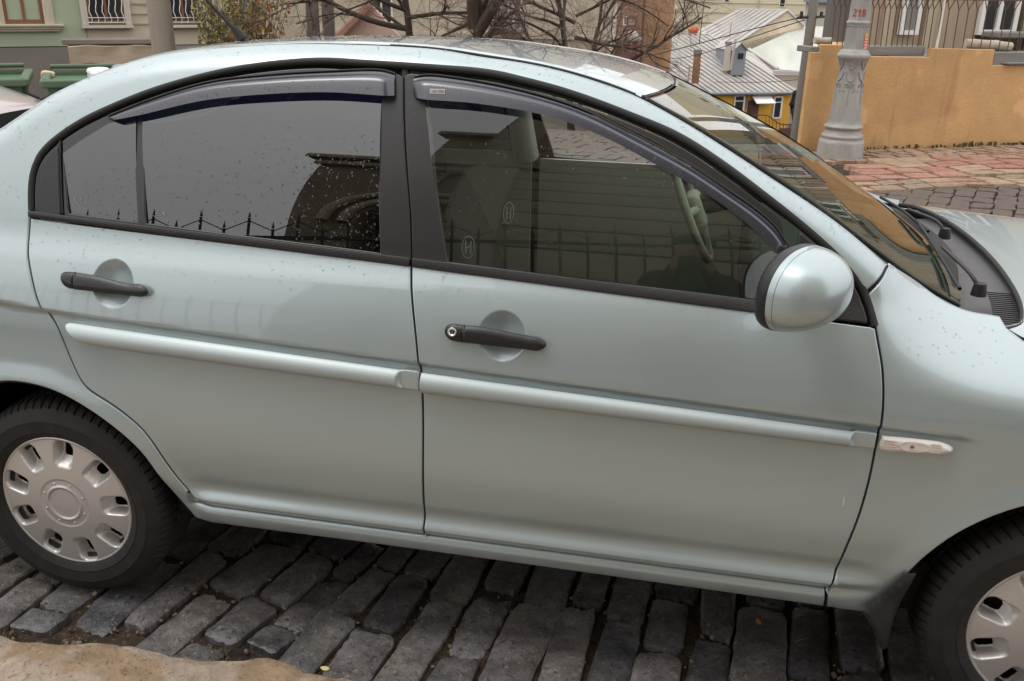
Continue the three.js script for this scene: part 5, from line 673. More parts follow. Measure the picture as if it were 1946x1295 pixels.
  const dr = group('dormer', [3.3, -2.75, -58.0], Y); dr.rotation.y = 0.45; const ds = new THREE.Shape(); ds.moveTo(-0.42, -0.6); ds.lineTo(0.42, -0.6); ds.lineTo(0.42, 0.85); ds.lineTo(0, 1.22); ds.lineTo(-0.42, 0.85); const dg = new THREE.ExtrudeGeometry(ds, { depth: 2.4, bevelEnabled: false }); dg.translate(0, 0, -2.4); mesh('dormer_wall', dg, BM.slate, dr); for (const s of [-1, 1]) { const rp = new THREE.BoxGeometry(0.66, 0.05, 2.6); rp.rotateZ(-s * 0.72); rp.translate(s * 0.25, 1.06, -1.2); mesh('dormer_roof', rp, s < 0 ? BM.tin : BM.slate, dr); } mesh('dormer_window', box(0.36, 0.34, 0.05, 0.06, 0.52, 0.01), BM.pane, dr);
  const mast = mesh('aerial_mast', merge([between([0.86, -1.4, -55.6], [1.02, 3.2, -55.6], 0.028, 0.02, 6), between([0.6, 2.6, -55.6], [1.5, 2.7, -55.6], 0.012, 0.012, 5)]), BM.wire); tag(mast, 'thin tall aerial mast fixed to the brick chimney of the yellow house', 'aerial');
}
{ // gabled tin roofs behind
  const G = group('gabled_house', [0, 0, 0]); tag(G, 'beige gabled house with a grey tin roof above the yellow house', 'house');
  const ap = [6.83, 0.16, -72.9], gl = [3.4, -2.1, -70.2], q = (...pts) => { const p = []; for (let i = 1; i < pts.length - 1; i++) p.push(...pts[0], ...pts[i], ...pts[i + 1]); const g = new THREE.BufferGeometry(); g.setAttribute('position', new THREE.Float32BufferAttribute(p, 3)); g.setAttribute('uv', new THREE.Float32BufferAttribute(p.filter((_, i) => i % 3 !== 2), 2)); g.computeVertexNormals(); return g; };
  const roofL = mesh('roof', q([3.35, -2.2, -70.2], [0.2, -1.7, -77], [3.4, -0.02, -80], ap), BM.tin, G); for (let i = 1; i < 9; i++) { const t = i / 9, a = [lerp(3.35, 0.2, t), lerp(-2.2, -1.7, t) + 0.04, lerp(-70.2, -77, t)], b = [lerp(6.83, 3.4, t), lerp(0.16, -0.02, t) + 0.04, lerp(-72.9, -80, t)]; mesh('roof_seam', between(a, b, 0.05, 0.05, 4), BM.tinseam, roofL); }
  mesh('gable_wall', q([3.4, -2.25, -70.3], [3.4, -6, -70.3], [8.4, -6, -73.3], [8.15, -0.95, -73.1], [6.83, 0.08, -72.95]), BM.beige2, G); mesh('roof_edge', merge([between(gl, ap, 0.07), between(ap, [8.2, -0.9, -73], 0.07), between(ap, [3.4, 0, -80], 0.06)]), BM.tinseam, G);
  const T = group('low_tin_roof_house', [0, 0, 0]); tag(T, 'low building with a broad pale greenish tin roof beside the utility pole', 'building');
  mesh('roof', q([5.9, -3.25, -62.2], [12, -3.4, -60.5], [12, -0.9, -74], [8.0, -1.0, -74], [4.2, -2.45, -68]), BM.tingreen, T); mesh('parapet', merge([between([4.1, -2.3, -66.4], [5.9, -3.2, -62], 0.12, 0.12, 4), between([5.6, -3.25, -60.6], [12, -3.3, -58.9], 0.09, 0.09, 4), box(7, 0.2, 0.3, 9, -3.25, -59.9)]), BM.tinseam, T); mesh('wall', merge([q([4.2, -2.35, -66.2], [4.2, -5, -66.2], [5.9, -5.5, -61.9], [5.9, -3.3, -61.9])]), BM.beige, T); mesh('wall', box(7, 3, 0.3, 9.1, -4.9, -60.3), BM.offwhite, T);
  const R2 = group('distant_white_building', [0, 0, 0]); tag(R2, 'pale white building with a low roof in the gap right of the utility pole', 'building'); mesh('wall', box(10, 8, 0.4, 14.5, -2.6, -92), std([0.82, 0.8, 0.77], 0.9), R2); mesh('roof', box(10.6, 0.25, 2, 14.5, 1.5, -91.6), BM.slate, R2); mesh('wall', box(5, 6, 0.4, 11.2, -2.3, -80), BM.offwhite, R2); mesh('roof', box(5.4, 0.2, 1.2, 11.2, 0.75, -79.8), BM.slate, R2);
  const A = group('apartment_block', [0, 0, 0]); tag(A, 'pale yellow apartment block rising behind the tin roofs', 'building');
  mesh('wall', box(12.2, 16, 8, 3.95, 2.4, -92.4), BM.pale, A); for (let k = 0; k < 7; k++) mesh('wall_panel_joint', box(12.25, 0.05, 0.05, 3.95, -2.2 + k * 0.85, -88.37), BM.beige2, A); for (const x of [0.6, 3.4, 6.4]) { windowPart(A, x, 2.0, 1.1, 1.4, -88.35, { t: 0.08 }); } windowPart(A, 2.55, 0.62, 0.42, 0.42, -88.36, { t: 0.05, mull: 0 }); windowPart(A, 7.4, 0.55, 0.5, 0.9, -88.36, { t: 0.05, mull: 0 }); mesh('drainpipe', between([5.35, -3, -88.3], [5.35, 4, -88.3], 0.06), BM.beige2, A); mesh('satellite_dish', (() => { const d = new THREE.SphereGeometry(0.45, 18, 6, 0, 6.3, 0, 0.7); d.rotateX(1.2); d.translate(4.9, -0.55, -88.2); return d; })(), BM.white, A);
  const bag = new THREE.IcosahedronGeometry(0.3, 1); bag.scale(1.2, 0.8, 1); bag.translate(0.35, -0.95, -62.3); tag(mesh('chimney_pot', bag, std([0.6, 0.14, 0.06], 0.7)), 'small orange red chimney pot on the ridge of the tin roof', 'chimney pot');
}
{ // brick house and the satellite dish
  const B = group('brick_house', [0, 0, 0]); tag(B, 'tall worn brick house with a small window behind the bare trees', 'house');
  mesh('wall', box(5.5, 9, 5, -4.4, 0.5, -45.7), BM.brick, B); const ow = new THREE.CylinderGeometry(0.8, 0.8, 9, 24, 1); ow.translate(-1.05, 0.5, -43.9); mesh('wall', merge([ow]), BM.brickO, B); mesh('wall', box(1.4, 9, 3, -1.1, 0.5, -45.4), BM.brickO, B);
  windowPart(B, -2.13, 0.1, 0.45, 0.42, -43.18, { t: 0.06, mull: 0, pane: BM.curtain, frame: BM.wood }); windowPart(B, -2.42, 0.12, 0.2, 0.4, -43.18, { t: 0.05, mull: 0, pane: BM.curtain, frame: BM.white }); windowPart(B, -3.9, 0.7, 0.5, 0.5, -43.17, { t: 0.05 });
  const rr = rng(55), bk = [], bk2 = []; for (let k = 0; k < 34; k++) for (let j = 0; j < 22; j++) { if (rr() < 0.35) continue; const x = -6.9 + j * 0.245 + (k % 2) * 0.12; if (x > -1.9) continue; bk.push(box(0.22, 0.085, 0.03, x, -1.6 + k * 0.1, -43.19)); } tag(mesh('bricks', merge(bk), plast([0.47, 0.30, 0.23], 0.95, 0.6), B), null, null, null, 'stuff');
  const S1 = group('brick_shed', [-2.2, -2.0, -41.2]); tag(S1, 'small red brick outbuilding beside the satellite dish', 'shed'); mesh('wall', box(1.2, 2.4, 1, 0, 0.2, 0), plast([0.36, 0.13, 0.10]), S1); mesh('roof', box(1.4, 0.1, 1.3, 0, 1.45, 0), BM.slate, S1);
  const dsh = new THREE.SphereGeometry(0.3, 22, 8, 0, 6.3, 0, 0.9); dsh.rotateX(1.15); dsh.rotateY(0.3); dsh.translate(0, 0, -0.2); const DD = group('satellite_dish', [-1.66, -0.35, -38]); tag(DD, 'round white satellite dish on a short post beside the brick house', 'satellite dish'); mesh('dish', dsh, BM.offwhite, DD); mesh('dish_post', between([0, -2.6, -0.1], [0, 0, -0.1], 0.03), BM.slate, DD);
}
{ // houses seen through the bare trees
  const Hm = group('cream_house', [0, 0, 0]); tag(Hm, 'cream house with pale window surrounds seen through the bare branches', 'house'); Hm.rotation.y = 0.0;
  const fr = group('front', [-12, 0, -30.5], Hm); fr.rotation.y = 0.05; mesh('wall', box(12, 9, 4, 4.2, 1.8, -2), BM.cream, fr); for (const x of [6.55, 7.0]) windowPart(fr, x, 0.75, 0.3, 1.15, 0.04, { t: 0.05, mull: 0, pane: BM.paneGrey, sill: BM.concrete }); windowPart(fr, 2.2, 0.9, 0.8, 1.3, 0.04, { t: 0.06, sill: BM.white }); mesh('band', box(12.1, 0.12, 0.08, 4.2, -0.05, 0.05), BM.offwhite, fr);
  const Pk = group('pink_gabled_house', [0, 0, 0]); tag(Pk, 'small pink gabled house behind the twin concrete posts', 'house'); const f2 = group('front', [-7.3, gy(-7, -21) - 0.2, -21.5], Pk); f2.rotation.y = 0.35; const s = new THREE.Shape(); s.moveTo(-1.4, -1); s.lineTo(1.5, -1); s.lineTo(1.5, 1.9); s.lineTo(0.4, 3.1); s.lineTo(-1.4, 1.4); const g = new THREE.ExtrudeGeometry(s, { depth: 3, bevelEnabled: false }); g.translate(0, 0, -3); mesh('wall', g, BM.pink, f2); const rf = new THREE.BoxGeometry(2.6, 0.12, 3.3); rf.rotateZ(0.76); rf.translate(-0.55, 2.25, -1.4); mesh('roof', rf, plast([0.42, 0.22, 0.16]), f2); windowPart(f2, 0.4, 1.0, 0.6, 0.8, 0.02);
}
// ---------------------------------------------------------------- left: green house, dumpsters, parked car, posts
{
  const Hn = local('green_house', -13.67, 0, -16.64, 0.6894); tag(Hn, 'pale green old house with cream window surrounds and a grey plinth', 'house');
  mesh('wall', box(9.7, 9, 5, -3.15, 4.65, -2.5), BM.green, Hn); mesh('wall', box(5.2, 9, 4.94, 4.31, 4.65, -2.5), BM.cream, Hn); mesh('plinth', box(9.75, 2.6, 5, -3.15, -1.17, -2.44), BM.plinth, Hn); mesh('plinth', box(5.2, 2.6, 5, 4.33, -1.17, -2.45), BM.concrete, Hn);
  mesh('window_surround', merge([box(0.2, 2, 0.08, 0.98, 1.6, 0.03), box(0.2, 2, 0.08, 0.0, 1.6, 0.03), rbox(1.5, 0.05, 0.2, 0.01, 0.5, 0.60, 0.08), rbox(1.42, 0.05, 0.14, 0.01, 0.5, 0.545, 0.06), rbox(1.34, 0.05, 0.1, 0.01, 0.5, 0.495, 0.04)]), BM.cream, Hn);
  windowPart(Hn, 0.49, 1.45, 0.78, 1.6, 0.0, { frame: BM.wood, t: 0.07, pane: BM.paneGrey });
  for (const [x, wd] of [[2.17, 0.8], [3.85, 0.8]]) {
    mesh('window_surround', merge([box(0.14, 2, 0.06, x - wd / 2 - 0.06, 1.6, 0.03), box(0.14, 2, 0.06, x + wd / 2 + 0.06, 1.6, 0.03), rbox(wd + 0.3, 0.06, 0.16, 0.01, x, 0.56, 0.06)]), BM.offwhite, Hn);
    windowPart(Hn, x, 1.4, wd, 1.5, 0.0, { t: 0.06, pane: BM.pane, frame: BM.wood });
    const bars = []; for (let i = 0; i < 6; i++) { const bx = x - wd / 2 + 0.06 + i * (wd - 0.12) / 5; bars.push(tube([[bx, 0.64, 0.06], [bx + 0.03, 0.74, 0.12], [bx - 0.02, 0.9, 0.13], [bx + 0.02, 1.1, 0.1], [bx, 1.5, 0.07], [bx, 2.1, 0.06]], 0.010, 16, 5)); } for (const y of [0.66, 0.76, 1.4]) bars.push(box(wd, 0.018, 0.018, x, y, 0.08)); mesh('window_grille', merge(bars), BM.white, Hn);
  }
  const jt = []; for (let k = 0; k < 6; k++) mesh('masonry_joint', box(0.9, 0.02, 0.02, 3.03, 0.62 + k * 0.22, 0.0), BM.beige, Hn);
  mesh('drainpipe', between([5.3, -0.5, 0.1], [5.3, 4, 0.1], 0.06), BM.concrete, Hn);
  const Lg = local('stone_ledge', -11.3, 0, -16.0, 0.62); tag(Lg, 'crumbling stone ledge on old brick beside the green house wall', 'wall'); const lg = new THREE.BoxGeometry(2.1, 0.34, 0.7, 16, 3, 4); const p = lg.attributes.position; for (let i = 0; i < p.count; i++) { p.setY(i, p.getY(i) + 0.03 * n3(p.getX(i) * 3, 0, p.getZ(i) * 3)); p.setZ(i, p.getZ(i) + 0.05 * n3(p.getX(i) * 4, p.getY(i) * 4, 1)); } lg.translate(0.8, 0.12, 0); lg.computeVertexNormals(); mesh('stone', lg, plast([0.46, 0.37, 0.27]), Lg); mesh('cement_cap', rbox(2.2, 0.1, 0.6, 0.02, 0.75, 0.36, -0.1), BM.plinth, Lg); const rr = rng(4); for (let k = 0; k < 4; k++) for (let j = 0; j < 7; j++) mesh('brick', rbox(0.25, 0.11, 0.1, 0.012, -0.05 + j * 0.28 + (k % 2) * 0.13, -0.16 - k * 0.13, 0.18 + rr() * 0.04), rr() < 0.5 ? BM.brick : BM.brickO, Lg); mesh('base_wall', box(2, 1.6, 0.3, 0.8, -0.8, 0), BM.plinth, Lg);
}
function dumpster(x, z, ry, label, letter) {
  const y = 0.83 - 1.25, D1 = local('dumpster', x, y, z, ry), gm = std([0.055, 0.125, 0.055], 0.5); tag(D1, label, 'dumpster', 'green rubbish containers by the green house');
  const s = new THREE.Shape(); s.moveTo(-0.5, 0.18); s.lineTo(0.5, 0.18); s.lineTo(0.62, 1.17); s.lineTo(-0.62, 1.17); const g = new THREE.ExtrudeGeometry(s, { depth: 0.9, bevelEnabled: true, bevelSize: 0.02, bevelThickness: 0.02, bevelSegments: 2 }); g.translate(0, 0, -0.45); mesh('bin_body', g, gm, D1);
  const rim = std([0.085, 0.13, 0.075], 0.6); mesh('bin_rim', merge([rbox(1.36, 0.07, 0.08, 0.02, 0, 1.2, 0.47), rbox(1.36, 0.07, 0.08, 0.02, 0, 1.2, -0.47), rbox(0.08, 0.07, 1, 0.02, 0.65, 1.2, 0), rbox(0.08, 0.07, 1, 0.02, -0.65, 1.2, 0), between([-0.62, 1.27, -0.44], [0.62, 1.27, -0.44], 0.02), between([-0.62, 1.2, -0.44], [-0.62, 1.27, -0.44], 0.015), between([-0.2, 1.2, -0.44], [-0.2, 1.27, -0.44], 0.015), between([0.4, 1.2, -0.44], [0.4, 1.27, -0.44], 0.015)]), rim, D1);
  mesh('bin_handle', merge([between([-0.62, 1.05, 0.1], [-0.72, 1.0, 0.1], 0.035), between([0.62, 1.05, 0.1], [0.72, 1.0, 0.1], 0.035)]), BM.wire, D1); for (const [a, b] of [[-0.45, 0.35], [0.45, 0.35], [-0.45, -0.35], [0.45, -0.35]]) { const w = new THREE.CylinderGeometry(0.1, 0.1, 0.05, 16); w.rotateX(Math.PI / 2); w.translate(a, 0.1, b); mesh('wheel', w, BM.wire, D1); }
  if (letter) { const c = document.createElement('canvas'); c.width = 512; c.height = 128; const q = c.getContext('2d'); q.fillStyle = '#c9d0c4'; q.font = 'bold 110px sans-serif'; q.textBaseline = 'middle'; q.fillText(letter, 10, 66); const t = new THREE.CanvasTexture(c); t.colorSpace = THREE.SRGBColorSpace; const pg = new THREE.PlaneGeometry(0.6, 0.15); pg.translate(0.0, 1.02, 0.475); mesh('lettering', pg, new THREE.MeshStandardMaterial({ map: t, transparent: true, roughness: 0.7 }), D1); }
  return D1;
}
dumpster(-3.62, -5.95, 0.62, 'green metal dumpster with white letter G, right of the two', 'G'); dumpster(-4.93, -5.26, 0.62, 'green metal dumpster left of its twin, above the parked car bonnet', null);
{ const r = rng(8); [[-3.95, 0.78, -6.05, 0.09, [0.75, 0.74, 0.72], 'white rubbish bag heaped in the right green dumpster'], [-3.72, 0.80, -6.15, 0.11, [0.30, 0.28, 0.31], 'grey mauve rubbish bag heaped in the right green dumpster'], [-4.3, 0.79, -5.8, 0.05, [0.55, 0.42, 0.28], 'small brown paper scrap lying in the right dumpster'], [-5.2, 0.83, -5.2, 0.1, [0.16, 0.12, 0.11], 'dark rubbish bag heaped in the left green dumpster']].forEach(([x, y, z, s, c, lab], i) => { const g = new THREE.IcosahedronGeometry(s, 3), p = g.attributes.position; for (let k = 0; k < p.count; k++) { const f = 1 + 0.35 * n3(p.getX(k) / s * 1.6 + i * 7, p.getY(k) / s * 1.6, p.getZ(k) / s * 1.6); p.setXYZ(k, p.getX(k) * f * 1.2, p.getY(k) * f * 0.75, p.getZ(k) * f); } g.computeVertexNormals(); const m = mesh('rubbish_bag', g, std(c, 0.6)); m.position.set(x, y, z); tag(m, lab, 'rubbish bag'); }); }
{
  const C = local('parked_car', -3.62, -0.12, -4.6, -0.95); tag(C, 'mauve grey car with black grille and round chrome badge parked at the left edge', 'car'); // nose towards local +z
  const pm = phy([0.42, 0.36, 0.35], 0.35, { metalness: 0.4, clearcoat: 1, clearcoatRoughness: 0.06 });
  C.rotation.y = 1.57;
  mesh('bonnet', sheet(30, 26, (u, v) => { const a = (u - 0.5) * 2, nose = 0.22 * a * a; return [a * lerp(0.62, 0.80, v), 0.775 + 0.26 * Math.pow(v, 0.7) - 0.10 * Math.pow(Math.abs(a), 2.6) * (1 - 0.3 * v), -nose - v * 1.15]; }), pm, C);
  mesh('front_bumper', sheet(30, 16, (u, v) => { const a = (u - 0.5) * 2, nose = 0.22 * a * a; return [a * lerp(0.62, 0.78, v), lerp(0.775, 0.22, v) - 0.10 * Math.pow(Math.abs(a), 2.6), -nose + 0.05 * Math.sin(v * Math.PI)]; }), M.black, C);
  mesh('wing', sheet(20, 12, (u, v) => [0.62 + 0.18 * Math.min(1, u * 2) + 0.05 * Math.sin(v * 3), lerp(0.675 + 0.2 * u, 0.25, v), -0.22 - u * 1.2]), pm, C); mesh('wing', sheet(20, 12, (u, v) => [-0.62 - 0.18 * Math.min(1, u * 2) - 0.05 * Math.sin(v * 3), lerp(0.675 + 0.2 * u, 0.25, v), -0.22 - u * 1.2]), pm, C);
  const bd = mesh('badge', merge([new THREE.TorusGeometry(0.056, 0.008, 8, 30), between([-0.035, 0.035, 0], [-0.012, -0.045, 0], 0.006), between([0.035, 0.035, 0], [0.012, -0.045, 0], 0.006), between([-0.012, -0.045, 0], [0, 0.0, 0], 0.006), between([0.012, -0.045, 0], [0, 0.0, 0], 0.006)]), M.chrome, C); bd.position.set(0, 0.655, 0.045);
  mesh('windscreen', sheet(16, 8, (u, v) => [(u - 0.5) * 1.4, 1.0 + 0.42 * v, -1.2 - 0.7 * v]), M.tint, C); mesh('cabin', merge([rbox(1.45, 0.08, 1.3, 0.04, 0, 1.43, -2.5), rbox(1.6, 0.75, 3.0, 0.1, 0, 0.62, -2.7)]), pm, C); mesh('rear_pillar', merge([between([0.7, 1.0, -1.2], [0.66, 1.42, -1.9], 0.04), between([-0.7, 1.0, -1.2], [-0.66, 1.42, -1.9], 0.04), between([0.75, 0.95, -3.4], [0.66, 1.42, -3.0], 0.06), between([-0.75, 0.95, -3.4], [-0.66, 1.42, -3.0], 0.06)]), pm, C);
  for (const [x, z] of [[0.72, -0.75], [-0.72, -0.75], [0.72, -3.4], [-0.72, -3.4]]) { const w = new THREE.CylinderGeometry(0.29, 0.29, 0.18, 28); w.rotateZ(Math.PI / 2); w.translate(x, 0.27, z); mesh('wheel', w, M.tyre, C); }
}
{
  const p1 = group('concrete_post', [-5.72, gy(-5.7, -10), -10.05]); tag(p1, 'thick pale concrete post in front of the green house', 'post'); mesh('post', between([0, -0.5, 0], [-0.02, 7, 0], 0.16, 0.14, 12), plast([0.40, 0.34, 0.29]), p1); mesh('metal_band', cyl(0.163, 0.163, 0.05, 0, 1.6, 0, 16), BM.slate, p1);
  for (const [x, z, l] of [[-5.12, -13.75, 'left of the twin grey concrete posts among the branches'], [-4.88, -13.86, 'right of the twin grey concrete posts among the branches']]) { const p = group('concrete_post', [x, gy(x, z), z]); tag(p, l, 'post'); const b = new THREE.BoxGeometry(0.195, 7, 0.2, 1, 1, 1); b.translate(0, 3, 0); b.rotateY(0.3); mesh('post', b, plast([0.17, 0.145, 0.125]), p); for (let k = 0; k < 3; k++) mesh('bolt', cyl(0.02, 0.02, 0.03, 0.02, 1.75 + k * 0.2, 0.11, 8), BM.wire, p); }
}
// ---------------------------------------------------------------- bare trees, shrub
const barkM = std([0.115, 0.085, 0.068], 0.95, { map: tx(TX.plaster, 4), bumpMap: tx(TX.plasterB, 8), bumpScale: 0.02 }), twigM = std([0.16, 0.115, 0.09], 0.95), twigM2 = std([0.22, 0.15, 0.12], 0.95);
function tree(name, x, z, seed, label, limbs, grp, opt = {}) {
  const r = rng(seed), T = group(name, [x, gy(x, z), z]); tag(T, label, 'tree', grp); const big = [], small = [], sm2 = [];
  const pts2 = (a, d, len, n, wob, grav) => { const p = [a.clone()]; let q = a.clone(), v = d.clone().normalize(); for (let i = 0; i < n; i++) { v.add(V((r() - 0.5) * wob, (r() - 0.5) * wob + grav, (r() - 0.5) * wob)).normalize(); q = q.clone().addScaledVector(v, len / n); p.push(q); } return p; };
  const taper = (p, r0, r1, out, seg) => { const c = new THREE.CatmullRomCurve3(p), n = Math.max(6, p.length * 2), g = new THREE.TubeGeometry(c, n, 1, seg, false), po = g.attributes.position; for (let i = 0; i <= n; i++) { const C = c.getPointAt(i / n), R = lerp(r0, r1, Math.pow(i / n, 0.8)); for (let j = 0; j <= seg; j++) { const k = i * (seg + 1) + j, w = V(po.getX(k), po.getY(k), po.getZ(k)).sub(C).multiplyScalar(R * (1 + 0.1 * n3(C.x * 9, C.y * 9 + j, C.z * 9))).add(C); po.setXYZ(k, w.x, w.y, w.z); } } g.computeVertexNormals(); out.push(g); };
  const grow = (a, d, len, rad, lev) => { const p = pts2(a, d, len, 6, lev === 0 ? 0.25 : 0.42, opt.grav ?? (lev > 0 ? -0.02 : 0.02)); taper(p, rad, rad * (lev < 2 ? 0.45 : 0.25), lev < 2 ? big : (r() < 0.5 ? small : sm2), lev < 2 ? 9 : 5); if (lev >= (opt.levels ?? 4)) return; const n = lev === 0 ? 7 : lev === 1 ? 7 : 5; for (let i = 0; i < n; i++) { const t = 0.2 + 0.8 * (i + r() * 0.8) / n, k = Math.min(p.length - 2, Math.floor(t * (p.length - 1))), q = p[k].clone().lerp(p[k + 1], r()), dir = p[k + 1].clone().sub(p[k]).normalize().add(V((r() - 0.5) * 2.0, (r() - 0.5) * 1.5 + 0.05, (r() - 0.5) * 2.0)).normalize(); grow(q, dir, len * (0.42 + r() * 0.25), rad * 0.38, lev + 1); } };
  for (const [a, d, len, rad] of limbs) { if (opt.trunk) { } grow(V(...a), V(...d), len, rad, 0); }
  mesh('trunk', merge(big), barkM, T); const tw = mesh('twigs', merge(small), twigM, T); mesh('twigs', merge(sm2), twigM2, T); return T;
}
{
  const h = 1.5; // ground lies about 0.5 below; forks stand near eye level
  tree('bare_tree', -1.55, -10.8, 21, 'dark forked bare tree rising just behind the car roof', [[[0, 0, 0], [0, 1, 0], 1.55, 0.12], [[0.02, 1.3, 0], [-0.12, 1, 0.1], 2.6, 0.085], [[0.06, 1.25, 0], [0.75, 1, 0.15], 2.6, 0.085], [[0.16, 1.75, 0.05], [1.0, 0.12, 0.2], 2.2, 0.045], [[0, 1.7, 0], [-1, 0.1, 0.2], 2.4, 0.045]], 'bare trees behind the car', { levels: 4 });
  tree('bare_tree', -2.75, -11.6, 22, 'dense twiggy bare tree between the twin posts and the forked tree', [[[0, 0, 0], [0.05, 1, 0], 2.8, 0.075], [[0, 1.35, 0], [-1, 0.12, 0.3], 2.6, 0.045], [[0, 1.6, 0], [-0.9, 0.25, 0.4], 2.2, 0.035], [[0, 1.5, 0], [0.9, 0.2, 0.3], 1.6, 0.035]], 'bare trees behind the car', { levels: 4 });
  tree('bare_tree', -0.42, -12.6, 23, 'slim bare tree with a thin upright stem right of the forked tree', [[[0, 0, 0], [0.02, 1, 0], 3.0, 0.06], [[0, 1.4, 0], [0.7, -0.1, 0.2], 1.3, 0.03], [[0, 1.7, 0], [0.7, 0.35, 0.1], 1.4, 0.025], [[0, 1.6, 0], [-0.9, 0.3, 0.1], 1.6, 0.03], [[0.7, 1.0, 0], [0.7, 0.4, 0.2], 1.4, 0.03]], 'bare trees behind the car', { levels: 4 });
  tree('bare_tree', -0.75, -15.5, 24, 'tangled bare shrubby tree in front of the brick house', [[[0, 0.3, 0], [0.4, 1, 0], 2.4, 0.05], [[-0.3, 0.3, 0], [-0.2, 1, 0], 2.2, 0.04], [[0.2, 0.8, 0], [0.5, 0.7, 0.1], 1.3, 0.028], [[0.1, 0.9, 0], [-0.9, 0.5, 0.1], 1.8, 0.035], [[0.3, 0.7, 0], [0.4, 0.9, 0.1], 1.2, 0.025]], 'bare trees behind the car', { levels: 4 });
  // shrub with its last yellow leaves
  const r = rng(66), bx = -4.75, bz = -10.4, B = group('leafy_shrub', [bx, gy(bx, bz), bz]); tag(B, 'tall shrub with its last yellow and rusty leaves beside the twin posts', 'shrub');
  const st = [], lv = [[], [], []]; for (let i = 0; i < 90; i++) { const a = r() * 6.28, q = 0.1 + r() * 0.4, h2 = 1.4 + r() * 1.1, p = [[Math.cos(a) * q * 0.3, 0.2, Math.sin(a) * q * 0.3], [Math.cos(a) * q * 0.9, 0.9, Math.sin(a) * q], [Math.cos(a) * q * 1.5 + (r() - 0.5) * 0.3, h2, Math.sin(a) * q * 1.5]]; st.push(tube(p, 0.0045, 8, 4)); for (let k = 0; k < 34; k++) { const t = 0.35 + r() * 0.65, c = new THREE.CatmullRomCurve3(p.map((v) => V(...v))).getPoint(t), s = 0.02 + r() * 0.026; const g = new THREE.PlaneGeometry(s, s * 1.5, 1, 2), po = g.attributes.position; po.setZ(2, s * 0.25); po.setZ(3, s * 0.25); g.rotateX(r() * 6); g.rotateY(r() * 6); g.translate(c.x + (r() - 0.5) * 0.14, c.y + (r() - 0.5) * 0.1, c.z + (r() - 0.5) * 0.14); g.computeVertexNormals(); lv[c.x > 0.18 && r() < 0.7 ? 2 : r() < 0.6 ? 0 : 1].push(g); } }
  mesh('stems', merge(st), twigM, B); [[0.40, 0.34, 0.08], [0.22, 0.21, 0.07], [0.42, 0.19, 0.08]].forEach((c, i) => tag(mesh('leaves', merge(lv[i]), phy(c, 0.8, { transmission: 0.3, thickness: 0, side: THREE.DoubleSide }), B), null, null, null, 'stuff'));
}
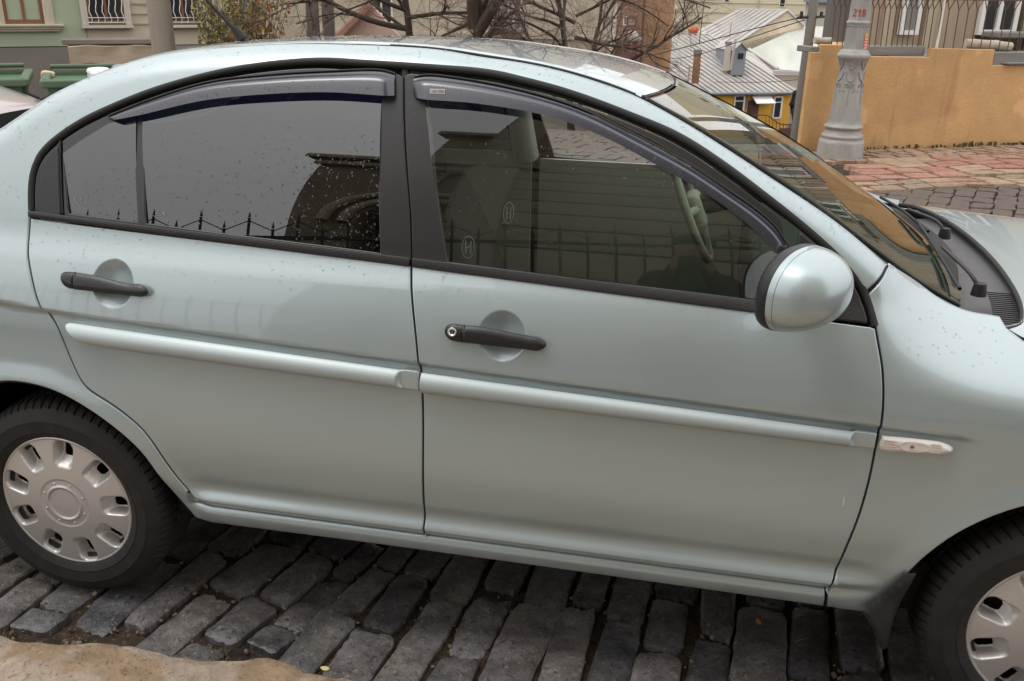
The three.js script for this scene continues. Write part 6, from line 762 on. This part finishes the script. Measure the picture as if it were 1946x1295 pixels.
// ---------------------------------------------------------------- on the near side of the street, seen mirrored in the windows: old building with arch, railing, photographer
{
  const mat = plast([0.56, 0.48, 0.37], 0.95, 0.6), mat2 = plast([0.52, 0.445, 0.345], 0.95, 0.6);
  const B = group('stone_building', [0, 0, 6.2]); tag(B, 'tall tan building of wide coursed masonry mirrored in the front window', 'building');
  mesh('wall', box(9, 16, 4, 3.75, 7.9, 2.08), BM.plinth, B); for (let k = 0; k < 34; k++) mesh('masonry_course', rbox(9.05, 0.385, 0.14, 0.02, 3.75, 0.3 + k * 0.41, 0.05), k % 3 ? mat : mat2, B); mesh('corner_pilaster', rbox(0.5, 15.8, 0.2, 0.02, -0.45, 7.9, -0.02), plast([0.56, 0.5, 0.4]), B); mesh('cornice', rbox(9.6, 0.4, 0.6, 0.05, 3.75, 14.4, -0.1), mat2, B);
  for (const x of [2.6, 5.6]) windowPart(B, x, 11, 1.2, 2, -0.03);
  const A = group('arched_gatehouse', [-1.15, -0.85, 6.4]); tag(A, 'dark low gatehouse with a round arch mirrored in the rear window', 'building'); const s = new THREE.Shape(); s.moveTo(-1.25, 0); s.lineTo(1.0, 0); s.lineTo(1.0, 6.0); s.lineTo(-1.25, 6.0); const h = new THREE.Path(); h.absarc(0.35, 3.6, 0.95, 0, Math.PI, false); h.lineTo(-0.6, 0.3); h.lineTo(1.3 - 0.45, 0.3); s.holes.push(h); const hh = new THREE.Path(); 
  s.holes.length = 0; const h2 = new THREE.Path(); h2.moveTo(-0.6, 0.3); h2.lineTo(-0.6, 3.7); h2.absarc(0.1, 3.7, 0.7, Math.PI, 0, true); h2.lineTo(0.8, 0.3); s.holes.push(h2); const g = new THREE.ExtrudeGeometry(s, { depth: 1.2, bevelEnabled: true, bevelSize: 0.03, bevelThickness: 0.03 }); mesh('wall', g, plast([0.33, 0.27, 0.20], 0.95, 0.6), A); mesh('wall', rbox(0.72, 8.3, 1.4, 0.02, 0.12, 4.1, 0.9), mat2, A); mesh('cornice', rbox(0.9, 0.25, 0.5, 0.03, 0.1, 8.2, 0.1), mat2, A); mesh('inner_wall', box(2, 5.5, 0.2, 0.1, 2.75, 1.3), BM.dark, A); for (const [R, z] of [[0.78, -0.08], [0.98, -0.12]]) { const t = new THREE.TorusGeometry(R, 0.07, 8, 40, Math.PI); t.translate(0.1, 3.7, z); mesh('arch_ring', t, mat2, A); } mesh('cornice', merge([rbox(2.6, 0.18, 0.5, 0.03, -0.1, 6.05, -0.1), rbox(2.4, 0.2, 0.3, 0.03, -0.1, 5.8, -0.05)]), mat2, A);
  const F = group('spiked_railing', [0, 0.02, 3.0]); F.rotation.z = 0.085; tag(F, 'black spiked iron railing mirrored low in the car windows', 'railing'); mesh('low_wall', rbox(10, 0.6, 0.3, 0.02, -0.8, 0.3, 0), BM.concrete, F);
  for (let i = 0; i < 62; i++) { const x = -5.7 + i * 0.16, tall = i % 2 === 0; mesh('railing_bar', merge([between([x, 0.6, 0], [x, tall ? 1.98 : 1.86, 0], 0.009, 0.009, 6), (() => { const c = new THREE.ConeGeometry(0.010, 0.08, 6); c.translate(x, (tall ? 1.98 : 1.86) + 0.05, 0); return c; })(), ...(tall ? [between([x, 1.95, 0], [x - 0.16, 1.84, 0], 0.005, 0.005, 4), between([x, 1.95, 0], [x + 0.16, 1.84, 0], 0.005, 0.005, 4)] : [])]), BM.wire, F); } mesh('railing_rail', merge([box(10, 0.03, 0.02, -0.8, 1.78, 0), box(10, 0.03, 0.02, -0.8, 0.75, 0)]), BM.wire, F);
  const Pp = group('person', [1.62, 0.1, 2.28]); Pp.rotation.y = Math.PI; tag(Pp, 'photographer in dark clothes holding up a phone, mirrored in the front window', 'person');
  mesh('person_body', figure({ lean: 0.0, arms: 'up', s: 0.98 }), std([0.02, 0.02, 0.022], 0.9), Pp); const hd = new THREE.SphereGeometry(0.1, 24, 16); hd.scale(0.88, 1.2, 1); hd.translate(0, 1.61, 0.04); const nose = new THREE.ConeGeometry(0.018, 0.05, 8); nose.rotateX(-0.3); nose.translate(0, 1.60, 0.145); mesh('head', merge([hd, nose]), std([0.45, 0.29, 0.22], 0.7), Pp); const hat = new THREE.SphereGeometry(0.115, 24, 12, 0, 6.3, 0, 1.6); hat.scale(0.95, 1.05, 1.05); hat.translate(0, 1.65, 0.03); mesh('cap', merge([hat, (() => { const v = new THREE.CylinderGeometry(0.09, 0.09, 0.012, 20, 1, false, -1.57, 3.14); v.translate(0, 1.66, 0.09); return v; })()]), std([0.02, 0.02, 0.02], 0.9), Pp);
  for (const k of [-1, 1]) { const hp = []; for (let i = 0; i < 4; i++) hp.push(tube([[k * 0.07, 1.44 - i * 0.018, 0.335], [k * 0.088, 1.45 - i * 0.018, 0.37], [k * 0.08, 1.452 - i * 0.018, 0.40], [k * 0.062, 1.452 - i * 0.018, 0.405]], 0.0085, 10, 7)); hp.push(tube([[k * 0.062, 1.40, 0.335], [k * 0.05, 1.43, 0.36], [k * 0.035, 1.455, 0.372]], 0.0095, 8, 7)); const pm = new THREE.SphereGeometry(0.04, 14, 10); pm.scale(0.5, 1, 0.75); pm.translate(k * 0.078, 1.415, 0.345); hp.push(pm); mesh('hand', merge(hp), std([0.45, 0.29, 0.22], 0.7), Pp); }
  const ph = rbox(0.15, 0.075, 0.009, 0.004, 0, 1.435, 0.382); const phone = mesh('phone', ph, M.handle); phone.position.set(1.62, 0.1, 2.28); phone.rotation.y = Math.PI; tag(phone, 'black phone held sideways in the photographer\'s hands', 'phone');
}
renderer.render(scene, camera);
